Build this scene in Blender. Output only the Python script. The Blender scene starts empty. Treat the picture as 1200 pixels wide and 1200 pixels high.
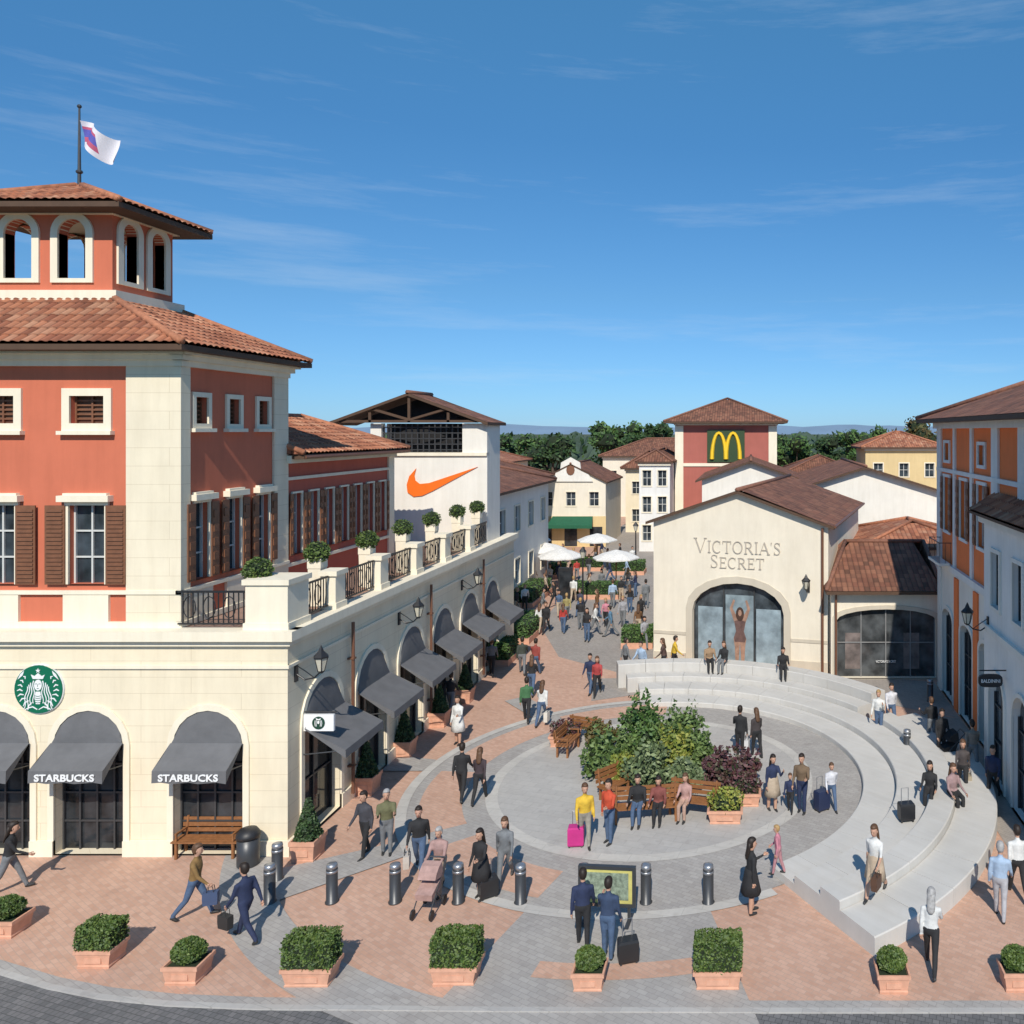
import bpy,math,random
import numpy as np
from mathutils import Vector as V, Matrix, noise
from mathutils.geometry import tessellate_polygon
R=math.radians; rnd=random.Random(7); U=rnd.uniform
scene=bpy.context.scene; COL=scene.collection
H=11.0;F=950.0;CX=880;CY=505
def G(u,v,z=0):
    Y=F*(H-z)/(v-CY); return V(((u-CX)/F*Y,Y,z))
# ---------------------------------------------------------------- materials
MC={}
def nt(name):
    m=bpy.data.materials.new(name); m.use_nodes=True; n=m.node_tree.nodes; return m,n,m.node_tree.links,n['Principled BSDF']
def ramp(n,l,src,stops):
    r=n.new('ShaderNodeValToRGB'); e=r.color_ramp.elements
    while len(e)<len(stops): e.new(0.5)
    for i,(p,c) in enumerate(stops): e[i].position=p; e[i].color=(*c,1)
    l.new(src,r.inputs[0]); return r.outputs[0]
def mul(c,k): return tuple(min(1,x*k) for x in c)
def noisev(n,l,vec,scale,detail=4,rough=.55):
    t=n.new('ShaderNodeTexNoise'); t.inputs['Scale'].default_value=scale; t.inputs['Detail'].default_value=detail; t.inputs['Roughness'].default_value=rough
    l.new(vec,t.inputs['Vector']); return t.outputs[0]
def bump(n,l,b,src,st,dist=.02):
    q=n.new('ShaderNodeBump'); q.inputs['Strength'].default_value=st; q.inputs['Distance'].default_value=dist
    l.new(src,q.inputs['Height']); l.new(q.outputs[0],b.inputs['Normal'])
def mix(n,l,a,b_,fac,mode='MIX'):
    m=n.new('ShaderNodeMix'); m.data_type='RGBA'; m.blend_type=mode
    for s,i in ((a,6),(b_,7)):
        if isinstance(s,tuple): m.inputs[i].default_value=(*s,1)
        else: l.new(s,m.inputs[i])
    if isinstance(fac,float): m.inputs[0].default_value=fac
    else: l.new(fac,m.inputs[0])
    return m.outputs[2]
def mat(name,c,rough=.8,var=.12,scale=3,bmp=.2,metal=0,fine=40):
    k=(name,c)
    if k in MC: return MC[k]
    m,n,l,b=nt(name); tc=n.new('ShaderNodeTexCoord').outputs['Object']
    a=noisev(n,l,tc,scale,5,.6)
    col=ramp(n,l,a,[(.3,mul(c,1-var)),(.7,mul(c,1+var))])
    l.new(col,b.inputs['Base Color']); b.inputs['Roughness'].default_value=rough; b.inputs['Metallic'].default_value=metal
    if bmp: bump(n,l,b,noisev(n,l,tc,fine,3),bmp,.01)
    MC[k]=m; return m
def wallvec(n,l):
    g=n.new('ShaderNodeNewGeometry').outputs['Position']; s=n.new('ShaderNodeSeparateXYZ'); l.new(g,s.inputs[0])
    a=n.new('ShaderNodeMath'); l.new(s.outputs[0],a.inputs[0]); l.new(s.outputs[1],a.inputs[1])
    c=n.new('ShaderNodeCombineXYZ'); l.new(a.outputs[0],c.inputs[0]); l.new(s.outputs[2],c.inputs[1]); return c.outputs[0],g
def stucco(name,c,block=None,stain=.09):
    k=(name,c,block)
    if k in MC: return MC[k]
    m,n,l,b=nt(name); wv,g=wallvec(n,l)
    col=ramp(n,l,noisev(n,l,g,.7,6,.65),[(.25,mul(c,1-stain)),(.75,mul(c,1.05))])
    mp=n.new('ShaderNodeMapping'); mp.inputs['Scale'].default_value=(2.2,.22,1); l.new(wv,mp.inputs[0])
    st=ramp(n,l,noisev(n,l,mp.outputs[0],1.5,5,.7),[(.33,(.85,.835,.81)),(.58,(1,1,1))])
    col=mix(n,l,col,st,.45,'MULTIPLY')
    h=noisev(n,l,g,30,4)
    if block:
        bt=n.new('ShaderNodeTexBrick'); l.new(wv,bt.inputs[0]); bt.inputs['Scale'].default_value=1
        bt.inputs['Brick Width'].default_value=block[0]; bt.inputs['Row Height'].default_value=block[1]; bt.inputs['Mortar Size'].default_value=.010; bt.inputs['Mortar Smooth'].default_value=.4
        bt.inputs['Color1'].default_value=(1,1,1,1); bt.inputs['Color2'].default_value=(.99,.99,.985,1); bt.inputs['Mortar'].default_value=(.84,.815,.78,1)
        col=mix(n,l,col,bt.outputs[0],1.0,'MULTIPLY')
    l.new(col,b.inputs['Base Color']); b.inputs['Roughness'].default_value=.9; bump(n,l,b,h,.2,.008)
    MC[k]=m; return m
def tiles(name,cs):
    if name in MC: return MC[name]
    m,n,l,b=nt(name); uv=n.new('ShaderNodeUVMap').outputs[0]
    mp=n.new('ShaderNodeVectorMath'); mp.operation='MULTIPLY'; mp.inputs[1].default_value=(1/.24,1/.36,1); l.new(uv,mp.inputs[0])
    fl=n.new('ShaderNodeVectorMath'); fl.operation='FLOOR'; l.new(mp.outputs[0],fl.inputs[0])
    w=n.new('ShaderNodeTexWhiteNoise'); w.noise_dimensions='2D'; l.new(fl.outputs[0],w.inputs['Vector'])
    k=len(cs)-1; col=ramp(n,l,w.outputs[0],[(i/k,c) for i,c in enumerate(cs)])
    g=n.new('ShaderNodeNewGeometry').outputs['Position']
    col=mix(n,l,col,ramp(n,l,noisev(n,l,g,.6,6,.7),[(.35,(.62,.6,.58)),(.65,(1.0,1.0,1.0))]),.8,'MULTIPLY')
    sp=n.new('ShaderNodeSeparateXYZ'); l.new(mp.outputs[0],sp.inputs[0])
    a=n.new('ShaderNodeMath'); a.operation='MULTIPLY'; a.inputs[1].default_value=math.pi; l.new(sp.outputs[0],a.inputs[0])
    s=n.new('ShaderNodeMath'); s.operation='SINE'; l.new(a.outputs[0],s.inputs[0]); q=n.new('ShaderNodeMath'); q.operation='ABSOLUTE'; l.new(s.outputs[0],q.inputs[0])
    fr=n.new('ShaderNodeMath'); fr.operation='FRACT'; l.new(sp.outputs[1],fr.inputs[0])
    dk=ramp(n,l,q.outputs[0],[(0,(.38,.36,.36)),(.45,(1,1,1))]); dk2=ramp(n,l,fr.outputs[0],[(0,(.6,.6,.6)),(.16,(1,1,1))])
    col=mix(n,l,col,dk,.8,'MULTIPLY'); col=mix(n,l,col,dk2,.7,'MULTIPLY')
    l.new(col,b.inputs['Base Color']); b.inputs['Roughness'].default_value=.85; bump(n,l,b,q.outputs[0],.7,.06)
    MC[name]=m; return m
def paving(name,c1,c2,mo,bw,bh,rot=0,dirt=.3,rough=.85,blot=.7):
    m,n,l,b=nt(name); g=n.new('ShaderNodeNewGeometry').outputs['Position']
    mp=n.new('ShaderNodeMapping'); mp.inputs['Rotation'].default_value=(0,0,rot); l.new(g,mp.inputs[0])
    bt=n.new('ShaderNodeTexBrick'); l.new(mp.outputs[0],bt.inputs[0]); bt.inputs['Scale'].default_value=1
    bt.inputs['Brick Width'].default_value=bw; bt.inputs['Row Height'].default_value=bh; bt.inputs['Mortar Size'].default_value=.007; bt.inputs['Mortar Smooth'].default_value=.3
    bt.inputs['Color1'].default_value=(*c1,1); bt.inputs['Color2'].default_value=(*c2,1); bt.inputs['Mortar'].default_value=(*mo,1)
    col=mix(n,l,bt.outputs[0],ramp(n,l,noisev(n,l,g,.45,7,.68),[(.3,(.80,.78,.77)),(.7,(1.05,1.04,1.03))]),blot,'MULTIPLY')
    col=mix(n,l,col,ramp(n,l,noisev(n,l,g,7,4,.6),[(.3,(.84,.84,.84)),(.6,(1,1,1))]),dirt*1.5 if dirt<.6 else .9,'MULTIPLY')
    sp_=noisev(n,l,g,2.2,2,.5); col=mix(n,l,col,ramp(n,l,sp_,[(.30,(.84,.83,.83)),(.36,(1,1,1))]),.6,'MULTIPLY')
    l.new(col,b.inputs['Base Color']); b.inputs['Roughness'].default_value=rough; bump(n,l,b,bt.outputs['Fac'],-.25,.005)
    return m
def leafm(name,c1,c2,c3):
    if name in MC: return MC[name]
    m,n,l,b=nt(name); g=n.new('ShaderNodeNewGeometry')
    col=ramp(n,l,g.outputs['Random Per Island'],[(0,c1),(.5,c2),(1,c3)])
    col=mix(n,l,col,ramp(n,l,noisev(n,l,g.outputs['Position'],2.5,3),[(.3,(.6,.62,.55)),(.7,(1.1,1.1,1))]),.7,'MULTIPLY')
    l.new(col,b.inputs['Base Color']); b.inputs['Roughness'].default_value=.6; MC[name]=m; return m
def glass(name,c,rough=.06,patch=.5):
    if name in MC: return MC[name]
    m,n,l,b=nt(name); g=n.new('ShaderNodeNewGeometry').outputs['Position']
    l.new(ramp(n,l,noisev(n,l,g,1.6,3),[(.35,mul(c,.5)),(.7,mul(c,1.8))]),b.inputs['Base Color']); b.inputs['Roughness'].default_value=rough; b.inputs['IOR'].default_value=1.45
    bump(n,l,b,noisev(n,l,g,.8,1),.08,.05); MC[name]=m; return m
CREAM=(.81,.715,.535)
m_cream=stucco('cream_render',CREAM); m_block=stucco('cream_block',CREAM,(2.6,.42)); m_blocks=stucco('cream_quoin',(.81,.72,.55),(3,.48))
m_trim=stucco('cream_trim',(.84,.76,.60),None,.06)
m_red=stucco('red_render',(.60,.165,.09)); m_red2=stucco('deep_red_render',(.48,.115,.075)); m_orange=stucco('orange_render',(.88,.215,.06))
m_white=stucco('white_render',(.79,.755,.68)); m_ivory=stucco('ivory_render',(.79,.72,.59)); m_grey=stucco('grey_render',(.78,.765,.73)); m_yellow=stucco('yellow_render',(.68,.52,.27))
T_or=tiles('orange_tiles',[(.24,.085,.045),(.44,.16,.08),(.52,.22,.12),(.32,.11,.06),(.58,.30,.18)])
T_br=tiles('brown_tiles',[(.14,.065,.04),(.25,.10,.06),(.32,.145,.085),(.18,.08,.05)])
m_eave=mat('dark_eave_wood',(.09,.05,.03),.8); m_shut=mat('brown_shutter',(.19,.08,.04),.6,.15,6); m_iron=mat('wrought_iron',(.02,.02,.022),.45,.1,5,.05)
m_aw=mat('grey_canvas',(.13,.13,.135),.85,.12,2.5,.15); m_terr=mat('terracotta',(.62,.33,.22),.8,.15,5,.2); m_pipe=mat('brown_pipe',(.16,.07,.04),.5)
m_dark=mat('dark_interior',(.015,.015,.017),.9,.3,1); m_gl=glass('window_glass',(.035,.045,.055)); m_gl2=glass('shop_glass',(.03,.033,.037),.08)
m_fr=mat('white_frame',(.6,.6,.57),.5,.05); m_frd=mat('dark_frame',(.05,.05,.052),.4,.1)
m_wood=mat('oiled_wood',(.26,.11,.04),.6,.25,8); m_steel=mat('brushed_steel',(.36,.37,.39),.35,.1,4,.1,.7); m_darkm=mat('dark_metal',(.06,.063,.068),.4,.1,4,.1,.3)
m_lamp=mat('lamp_glass',(.55,.52,.42),.3,.1); m_wp=mat('white_paint',(.8,.8,.8),.5,.03,3,0); m_blk=mat('black_plastic',(.02,.02,.022),.5,.1,3,.05)
L_hedge=leafm('hedge_leaf',(.035,.075,.012),(.07,.12,.02),(.13,.18,.035)); L_dark=leafm('dark_leaf',(.015,.04,.012),(.03,.07,.018),(.06,.11,.03)); L_mid=leafm('mid_leaf',(.035,.08,.02),(.06,.13,.03),(.12,.19,.05))
L_sh=leafm('shrub_leaf',(.04,.08,.02),(.09,.15,.04),(.17,.24,.08)); L_sg=leafm('sage_leaf',(.06,.09,.04),(.12,.17,.08),(.22,.27,.13))
L_yel=leafm('yellow_leaf',(.10,.14,.02),(.20,.24,.04),(.32,.30,.06)); L_pur=leafm('purple_leaf',(.05,.02,.03),(.12,.04,.05),(.07,.08,.04)); L_brn=leafm('autumn_leaf',(.07,.05,.015),(.12,.08,.02),(.09,.10,.03))
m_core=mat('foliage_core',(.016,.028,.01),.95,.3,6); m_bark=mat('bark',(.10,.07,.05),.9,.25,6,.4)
def fab(c): return mat('fabric',c,.85,.18,9,.25)
# ---------------------------------------------------------------- mesh builder
OFF={}
class MB:
    def __init__(s): s.v=[];s.f=[];s.m=[];s.t={}
    def add(s,pts,faces,mi=0):
        b=len(s.v); s.v+=[tuple(p) for p in pts]
        for f in faces: s.f.append([b+i for i in f]); s.m.append(mi)
        return s
    def hexa(s,p,mi=0): return s.add(p,((0,3,2,1),(4,5,6,7),(0,1,5,4),(1,2,6,5),(2,3,7,6),(3,0,4,7)),mi)
    def box(s,x0,x1,y0,y1,z0,z1,mi=0): return s.hexa([(x0,y0,z0),(x1,y0,z0),(x1,y1,z0),(x0,y1,z0),(x0,y0,z1),(x1,y0,z1),(x1,y1,z1),(x0,y1,z1)],mi)
    def wb(s,fr,s0,s1,z0,z1,d0,d1,mi=0):
        p=fr.p; return s.hexa([p(s0,z0,d1),p(s1,z0,d1),p(s1,z0,d0),p(s0,z0,d0),p(s0,z1,d1),p(s1,z1,d1),p(s1,z1,d0),p(s0,z1,d0)],mi)
    def loft(s,rings,mi=0,cap=True):
        n=len(rings[0]); b=len(s.v)
        for r in rings: s.v+=[tuple(p) for p in r]
        for i in range(len(rings)-1):
            for j in range(n):
                k=(j+1)%n; s.f.append([b+i*n+j,b+i*n+k,b+(i+1)*n+k,b+(i+1)*n+j]); s.m.append(mi)
        if cap:
            s.f.append([b+j for j in range(n)][::-1]); s.m.append(mi); q=b+(len(rings)-1)*n; s.f.append([q+j for j in range(n)]); s.m.append(mi)
        return s
    def tube(s,pts,rad,n=8,mi=0,cap=True):
        pts=[V(p) for p in pts]; rings=[]
        if not isinstance(rad,(list,tuple)): rad=[rad]*len(pts)
        ref=None
        for i,p in enumerate(pts):
            d=(pts[min(i+1,len(pts)-1)]-pts[max(i-1,0)]).normalized()
            if ref is None: ref=V((1,0,0)) if abs(d.x)<.8 else V((0,1,0))
            a=(ref-d*ref.dot(d)).normalized(); b=d.cross(a); ref=a
            rings.append([p+(a*math.cos(t)+b*math.sin(t))*rad[i] for t in [2*math.pi*k/n for k in range(n)]])
        return s.loft(rings,mi,cap)
    def lathe(s,prof,c=(0,0,0),n=14,mi=0):
        return s.loft([[(c[0]+r*math.cos(2*math.pi*k/n),c[1]+r*math.sin(2*math.pi*k/n),c[2]+z) for k in range(n)] for r,z in prof],mi)
    def blob(s,c,r,n=10,m=7,mi=0,lump=0,fs=2):
        rings=[]
        for i in range(m+1):
            th=math.pi*min(max(i/m,.02),.98); ring=[]
            for j in range(n):
                ph=2*math.pi*j/n; d=V((math.sin(th)*math.cos(ph),math.sin(th)*math.sin(ph),-math.cos(th)))
                k=1+(lump*noise.noise(d*fs+V(c)) if lump else 0); ring.append((c[0]+d.x*r[0]*k,c[1]+d.y*r[1]*k,c[2]+d.z*r[2]*k))
            rings.append(ring)
        return s.loft(rings,mi)
    def poly(s,fr,pts,d0,d1,mi=0):
        tr=tessellate_polygon([[V((a,b,0)) for a,b in pts]]); n=len(pts)
        s.add([fr.p(a,b,d1) for a,b in pts],tr,mi)
        s.add([fr.p(a,b,d0) for a,b in pts]+[fr.p(a,b,d1) for a,b in pts],[(i,(i+1)%n,n+(i+1)%n,n+i) for i in range(n)],mi); return s
    def rib(s,fr,pts,w,d0,d1,mi=0):
        n=len(pts); rings=[]
        if not isinstance(w,(list,tuple)): w=[w]*n
        for i,(a,b) in enumerate(pts):
            q0=pts[max(0,i-1)]; q1=pts[min(n-1,i+1)]; dx,dz=q1[0]-q0[0],q1[1]-q0[1]; L=math.hypot(dx,dz) or 1; nx,nz=-dz/L*w[i]/2,dx/L*w[i]/2
            rings.append([fr.p(a+nx,b+nz,d0),fr.p(a-nx,b-nz,d0),fr.p(a-nx,b-nz,d1),fr.p(a+nx,b+nz,d1)])
        return s.loft(rings,mi)
    def leaves(s,gen,n,size,mi=0):
        for _ in range(n):
            p=gen(); a=V((rnd.gauss(0,1),rnd.gauss(0,1),rnd.gauss(0,1))).normalized(); b=a.orthogonal().normalized(); k=size*U(.6,1.4)
            a=a*k; b=b*k*.55; s.add([p-a,p-b,p+a,p+b],[(0,1,2,3)],mi)
        return s
    def data(s,name,mats,smooth=False,off=None):
        me=bpy.data.meshes.new(name); o=off or V((0,0,0))
        me.from_pydata([(x-o.x,y-o.y,z-o.z) for x,y,z in s.v],[],s.f)
        for m in mats: me.materials.append(m)
        me.polygons.foreach_set('material_index',s.m)
        if smooth: me.polygons.foreach_set('use_smooth',[True]*len(s.f))
        if s.t:
            uv=me.uv_layers.new(name='UVMap'); li=np.zeros(len(me.loops),dtype=np.int32); me.loops.foreach_get('vertex_index',li)
            arr=np.zeros((len(s.v),2)); ks=list(s.t.keys()); arr[ks]=[s.t[k] for k in ks]
            uv.data.foreach_set('uv',arr[li].ravel())
        me.update(); return me
    def build(s,name,mats,parent=None,smooth=False,**kw):
        if not isinstance(mats,(list,tuple)): mats=[mats]
        off=OFF.get(parent.name) if parent else kw.get('loc')
        o=bpy.data.objects.new(name,s.data(name,mats,smooth,off)); COL.objects.link(o)
        if parent: o.parent=parent; OFF[o.name]=off
        elif kw.get('loc'): o.location=kw['loc']; OFF[o.name]=kw['loc']
        else: OFF[o.name]=V((0,0,0))
        return o
def tag(o,label,cat,group=None,kind=None):
    if label: o['label']=label
    if cat: o['category']=cat
    if group: o['group']=group
    if kind: o['kind']=kind
    return o
def thing(name,label,cat,loc,group=None):
    o=bpy.data.objects.new(name,None); COL.objects.link(o); o.empty_display_size=.3; o.location=loc; OFF[o.name]=V(loc); return tag(o,label,cat,group)
def struct(name,mb,mats): return tag(mb.build(name,mats),None,None,None,'structure')
class Fr:
    def __init__(s,a,b):
        s.a=V((a[0],a[1],0)); d=V((b[0]-a[0],b[1]-a[1],0)); s.L=d.length; s.t=d.normalized(); s.n=V((s.t.y,-s.t.x,0))
    def p(s,x,z,d=0): return s.a+s.t*x+s.n*d+V((0,0,z))
def hl(h,n=10,g=0,gb=None):
    s,zb,w,ht,ar=h; gb=g if gb is None else gb; w=w+2*g; zt=zb+ht+g; zb=zb-gb; a=w/2
    pts=[(s-a,zb),(s+a,zb)]
    if ar:
        r=a*ar; pts+=[(s+a*math.cos(math.pi*k/n),zt-r+r*math.sin(math.pi*k/n)) for k in range(n+1)]
    else: pts+=[(s+a,zt),(s-a,zt)]
    return pts
def panel(mb,fr,outer,holes=(),depth=.25,mi=0,rm=None):
    if len(outer)==4 and not isinstance(outer[0],tuple):
        s0,s1,z0,z1=outer; outer=[(s0,z0),(s1,z0),(s1,z1),(s0,z1)]
    loops=[outer]+[hl(h) for h in holes]
    tr=tessellate_polygon([[V((a,b,0)) for a,b in lp] for lp in loops]); flat=[q for lp in loops for q in lp]
    mb.add([fr.p(a,b) for a,b in flat],tr,mi)
    for lp in loops[1:]:
        n=len(lp); mb.add([fr.p(a,b) for a,b in lp]+[fr.p(a,b,-depth) for a,b in lp],[(i,(i+1)%n,n+(i+1)%n,n+i) for i in range(n)],mi if rm is None else rm)
def window(root,fr,h,fm,pm,sm=None,sw=.14,mull=(1,1),shut=False,sill=False,cap=False,depth=.2,name='window',gb=None,proud=.06):
    mb=MB(); s,zb,w,ht,ar=h
    if sm:
        a=hl(h); b=hl(h,g=sw,gb=gb); n=len(a)
        mb.add([fr.p(*q,proud) for q in a]+[fr.p(*q,proud) for q in b]+[fr.p(*q,-.01) for q in b]+[fr.p(*q,-.01) for q in a],
          [(i,(i+1)%n,n+(i+1)%n,n+i) for i in range(n)]+[(n+i,n+(i+1)%n,2*n+(i+1)%n,2*n+i) for i in range(n)]+[(3*n+i,3*n+(i+1)%n,(i+1)%n,i) for i in range(n)],0)
    if cap: mb.wb(fr,s-w/2-sw-.1,s+w/2+sw+.1,zb+ht+sw,zb+ht+sw+.16,-.01,.2,0); mb.wb(fr,s-w/2-sw,s+w/2+sw,zb+ht+sw+.16,zb+ht+sw+.22,-.01,.12,0)
    t=.045
    mb.wb(fr,s-w/2,s-w/2+t,zb,zb+ht-(ar*w/2 if ar else 0),-depth+.01,-depth+.07,1); mb.wb(fr,s+w/2-t,s+w/2,zb,zb+ht-(ar*w/2 if ar else 0),-depth+.01,-depth+.07,1)
    for i in range(mull[0]):
        x=s-w/2+w*(i+1)/(mull[0]+1); q=(x-s)/(w/2); top=zb+ht-(ar*w/2*(1-math.sqrt(max(0,1-q*q))) if ar else 0)
        mb.wb(fr,x-t/2,x+t/2,zb,top,-depth+.012,-depth+.06,1)
    for i in range(mull[1]):
        z=zb+ht*(i+1)/(mull[1]+1); mb.wb(fr,s-w/2,s+w/2,z-t/2,z+t/2,-depth+.014,-depth+.055,1)
    o=mb.build(name,[sm or fm,fm],root)
    pn=MB(); lp=hl(h); pn.add([fr.p(a,b,-depth) for a,b in lp],[tuple(range(len(lp)))]); pn.build('pane',pm,o)
    if sill: MB().wb(fr,s-w/2-sw-.06,s+w/2+sw+.06,zb-sw-.1,zb-sw,-.01,.16).build('sill',sm or fm,o)
    if shut:
        sh=shut if not isinstance(shut,bool) else w*.55
        for sg in (-1,1):
            q=MB(); x0=s+sg*(w/2+.03+sw*.3); x1=x0+sg*sh; x0,x1=min(x0,x1),max(x0,x1)
            q.wb(fr,x0,x1,zb,zb+ht,.065,.10)
            k=max(6,int(ht/.11)) if sh>.35 else 5
            for i in range(k): z=zb+.06+(ht-.12)*i/k; q.wb(fr,x0+.05,x1-.05,z,z+(ht-.12)/k*.55,.10,.125)
            q.build('shutter',m_shut,o)
    return o
def tface(mb,A,B,C,D,step=.36,fine=False,mi=0):
    A,B,C,D=map(V,(A,B,C,D)); L=(B-A).length; e=(B-A)/L; up=(D-A)-e*(D-A).dot(e); dh=up.length; up/=dh; nn=e.cross(up)
    if nn.z<0: nn=-nn
    dx=(D-A).dot(e); cx=(C-A).dot(e); nx=max(2,int(L/(.06 if fine else .5))); rows=[]
    k=max(1,int(math.ceil(dh/step)))
    for j in range(k+1):
        if fine and j>0: rows.append((min(j*step,dh)-.012,0))
        rows.append((min(j*step,dh),.03 if fine else 0))
    b=len(mb.v); m=len(rows)
    for i in range(nx+1):
        x=L*i/nx; tm=dh
        if x<dx: tm=dh*x/dx
        elif x>cx: tm=dh*(L-x)/max(1e-4,L-cx)
        wv=.055*abs(math.sin(math.pi*x/.24)) if fine else 0
        for t,li in rows:
            cl=t>tm; tt=min(t,tm); mb.t[len(mb.v)]=(x,tt); mb.v.append(tuple(A+e*x+up*tt+nn*(wv+(0 if cl else li))))
    for i in range(nx):
        for j in range(m-1): a=b+i*m+j; mb.f.append([a,a+m,a+m+1,a+1]); mb.m.append(mi)
def tm2(t): return mat('ridge_orange',(.40,.16,.085),.85,.3,6) if t is T_or else mat('ridge_brown',(.22,.10,.065),.85,.3,6)
def roof(root,P4,T2,tm,fine=False,th=.16,step=.36,name='roof',ridges=True):
    mb=MB(); P4=[V(p) for p in P4]; T2=[V(p) for p in T2]
    for i in range(4):
        j=(i+1)%4
        if ((T2[i]-P4[i]).length<.05) or (P4[j]-P4[i]).length<.05: continue
        A,B,C,D=P4[i],P4[j],T2[j],T2[i]
        if abs((B-A).normalized().dot((D-A).normalized()))>.999: continue
        tface(mb,A,B,C,D,step,fine)
    dn=V((0,0,-th)); mb.add([p+V((0,0,-.015)) for p in P4]+[p+dn for p in P4],[(0,1,5,4),(1,2,6,5),(2,3,7,6),(3,0,4,7),(4,5,6,7)],1)
    o=mb.build(name,[tm,m_eave],root)
    for i in range(4): MB().tube([P4[i]+V((0,0,.05)),T2[i]+V((0,0,.05))],.10,6).build('ridge_tiles',tm2(tm),root,True)
    if (T2[0]-T2[1]).length>.3 and (T2[1]-T2[2]).length<.3: MB().tube([T2[0]+V((0,0,.04)),T2[1]+V((0,0,.04))],.10,6).build('ridge_tiles',tm2(tm),root,True)
    elif (T2[1]-T2[2]).length>.3 and (T2[0]-T2[1]).length<.3: MB().tube([T2[1]+V((0,0,.04)),T2[2]+V((0,0,.04))],.10,6).build('ridge_tiles',tm2(tm),root,True)
    return o
def gable_roof(root,fr,w,dep,ze,zr,ov,tm):
    p=fr.p; A=p(-ov,ze-.1,ov);B=p(-ov,ze-.1,-dep-ov);R0=p(w/2,zr,ov);R1=p(w/2,zr,-dep-ov);C=p(w+ov,ze-.1,ov);D=p(w+ov,ze-.1,-dep-ov)
    o1=MB(); tface(o1,B,A,R0,R1); tface(o1,C,D,R1,R0)
    dn=V((0,0,-.14)); dd=V((0,0,-.01))
    o1.add([A+dd,R0+dd,C+dd,A+dn,R0+dn,C+dn,B+dd,R1+dd,D+dd,B+dn,R1+dn,D+dn],[(0,1,4,3),(1,2,5,4),(6,7,10,9),(7,8,11,10),(0,6,9,3),(2,8,11,5),(3,4,10,9),(4,5,11,10)],1)
    o=o1.build('roof',[tm,m_eave],root); MB().tube([R0+V((0,0,.03)),R1+V((0,0,.03))],.11,6).build('ridge_tiles',tm2(tm),root,True); return o
TXT=[]
def text(root,body,fr,s,z,d,w,h,m,name='lettering',bold=0):
    c=bpy.data.curves.new('t','FONT'); c.body=body; c.size=1; c.extrude=.03; c.offset=bold; c.resolution_u=3; o=bpy.data.objects.new('t',c); COL.objects.link(o); TXT.append((o,root,fr,s,z,d,w,h,m,name))
# roman capitals with thick and thin strokes and serifs
def arc(cx,cy,rx,ry,a0,a1,n=12): return [(cx+rx*math.cos(R(a0+(a1-a0)*i/n)),cy+ry*math.sin(R(a0+(a1-a0)*i/n))) for i in range(n+1)]
K_,k_=.095,.04
def sf(x,y,w=.12): return ([(x-w,y),(x+w,y)],k_)
def arcw(n=12,flip=False): return [k_+(K_-k_)*abs(math.sin(math.pi*i/n)) for i in range(n+1)]
GLY={'V':(.86,[([(.08,.98),(.43,.0)],K_),([(.43,.0),(.78,.98)],k_),sf(.08,.98),sf(.78,.98,.1)]),'I':(.34,[([(.17,0),(.17,1)],K_),sf(.17,.02),sf(.17,.98)]),
'C':(.82,[(arc(.45,.5,.37,.49,48,312,18),[k_+(K_-k_)*max(0,math.sin(math.pi*i/18)) for i in range(19)]),([(.70,.99),(.70,.74)],k_)]),'T':(.78,[([(.39,0),(.39,1)],K_),([(.04,.98),(.74,.98)],k_),([(.05,1),(.05,.78)],k_),([(.73,1),(.73,.78)],k_),sf(.39,.02)]),
'O':(.92,[(arc(.46,.5,.38,.49,90,270),arcw()),(arc(.46,.5,.38,.49,-90,90),arcw())]),'R':(.82,[([(.17,0),(.17,1)],K_),([(.05,.97),(.40,.97)],k_),([(.2,.5),(.42,.5)],k_),(arc(.40,.735,.22,.235,-90,90),arcw()),([(.4,.5),(.72,.02)],K_),sf(.17,.02),sf(.74,.02,.08)]),
'A':(.86,[([(.43,1),(.08,.02)],k_),([(.43,1),(.78,.02)],K_),([(.2,.35),(.66,.35)],k_),sf(.08,.02,.11),sf(.78,.02)]),'S':(.62,[([(.5,.84),(.42,.95),(.3,.98),(.16,.92),(.1,.78),(.16,.64),(.32,.53),(.46,.42),(.53,.26),(.46,.09),(.3,.02),(.16,.05),(.08,.18)],[k_,k_,k_,.06,.08,K_,K_,K_,.08,.06,k_,k_,k_]),([(.51,.98),(.51,.76)],k_),([(.08,.0),(.08,.24)],k_)]),
'E':(.70,[([(.17,0),(.17,1)],K_),([(.05,.98),(.62,.98)],k_),([(.17,.52),(.5,.52)],k_),([(.05,.02),(.64,.02)],k_),([(.62,1),(.62,.80)],k_),([(.64,0),(.64,.2)],k_),([(.5,.6),(.5,.44)],k_)]),"'":(.2,[([(.1,1),(.08,.78)],[.1,.03])])}
def roman(root,word,fr,s,z,h,w,d,m):
    tot=0; sc=[1.22]+[1]*(len(word)-1)
    for c,q in zip(word,sc): tot+=GLY[c][0]*q+.06
    kx=w/tot; x=s-w/2
    for c,q in zip(word,sc):
        mb=MB()
        for j,(pts,wd) in enumerate(GLY[c][1]): mb.rib(fr,[(x+a*kx*q,z+b*h*q) for a,b in pts],[t*h for t in wd] if isinstance(wd,list) else wd*h,d,d+.03+.001*j)
        mb.build('letter',m,root); x+=(GLY[c][0]*q+.06)*kx
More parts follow.
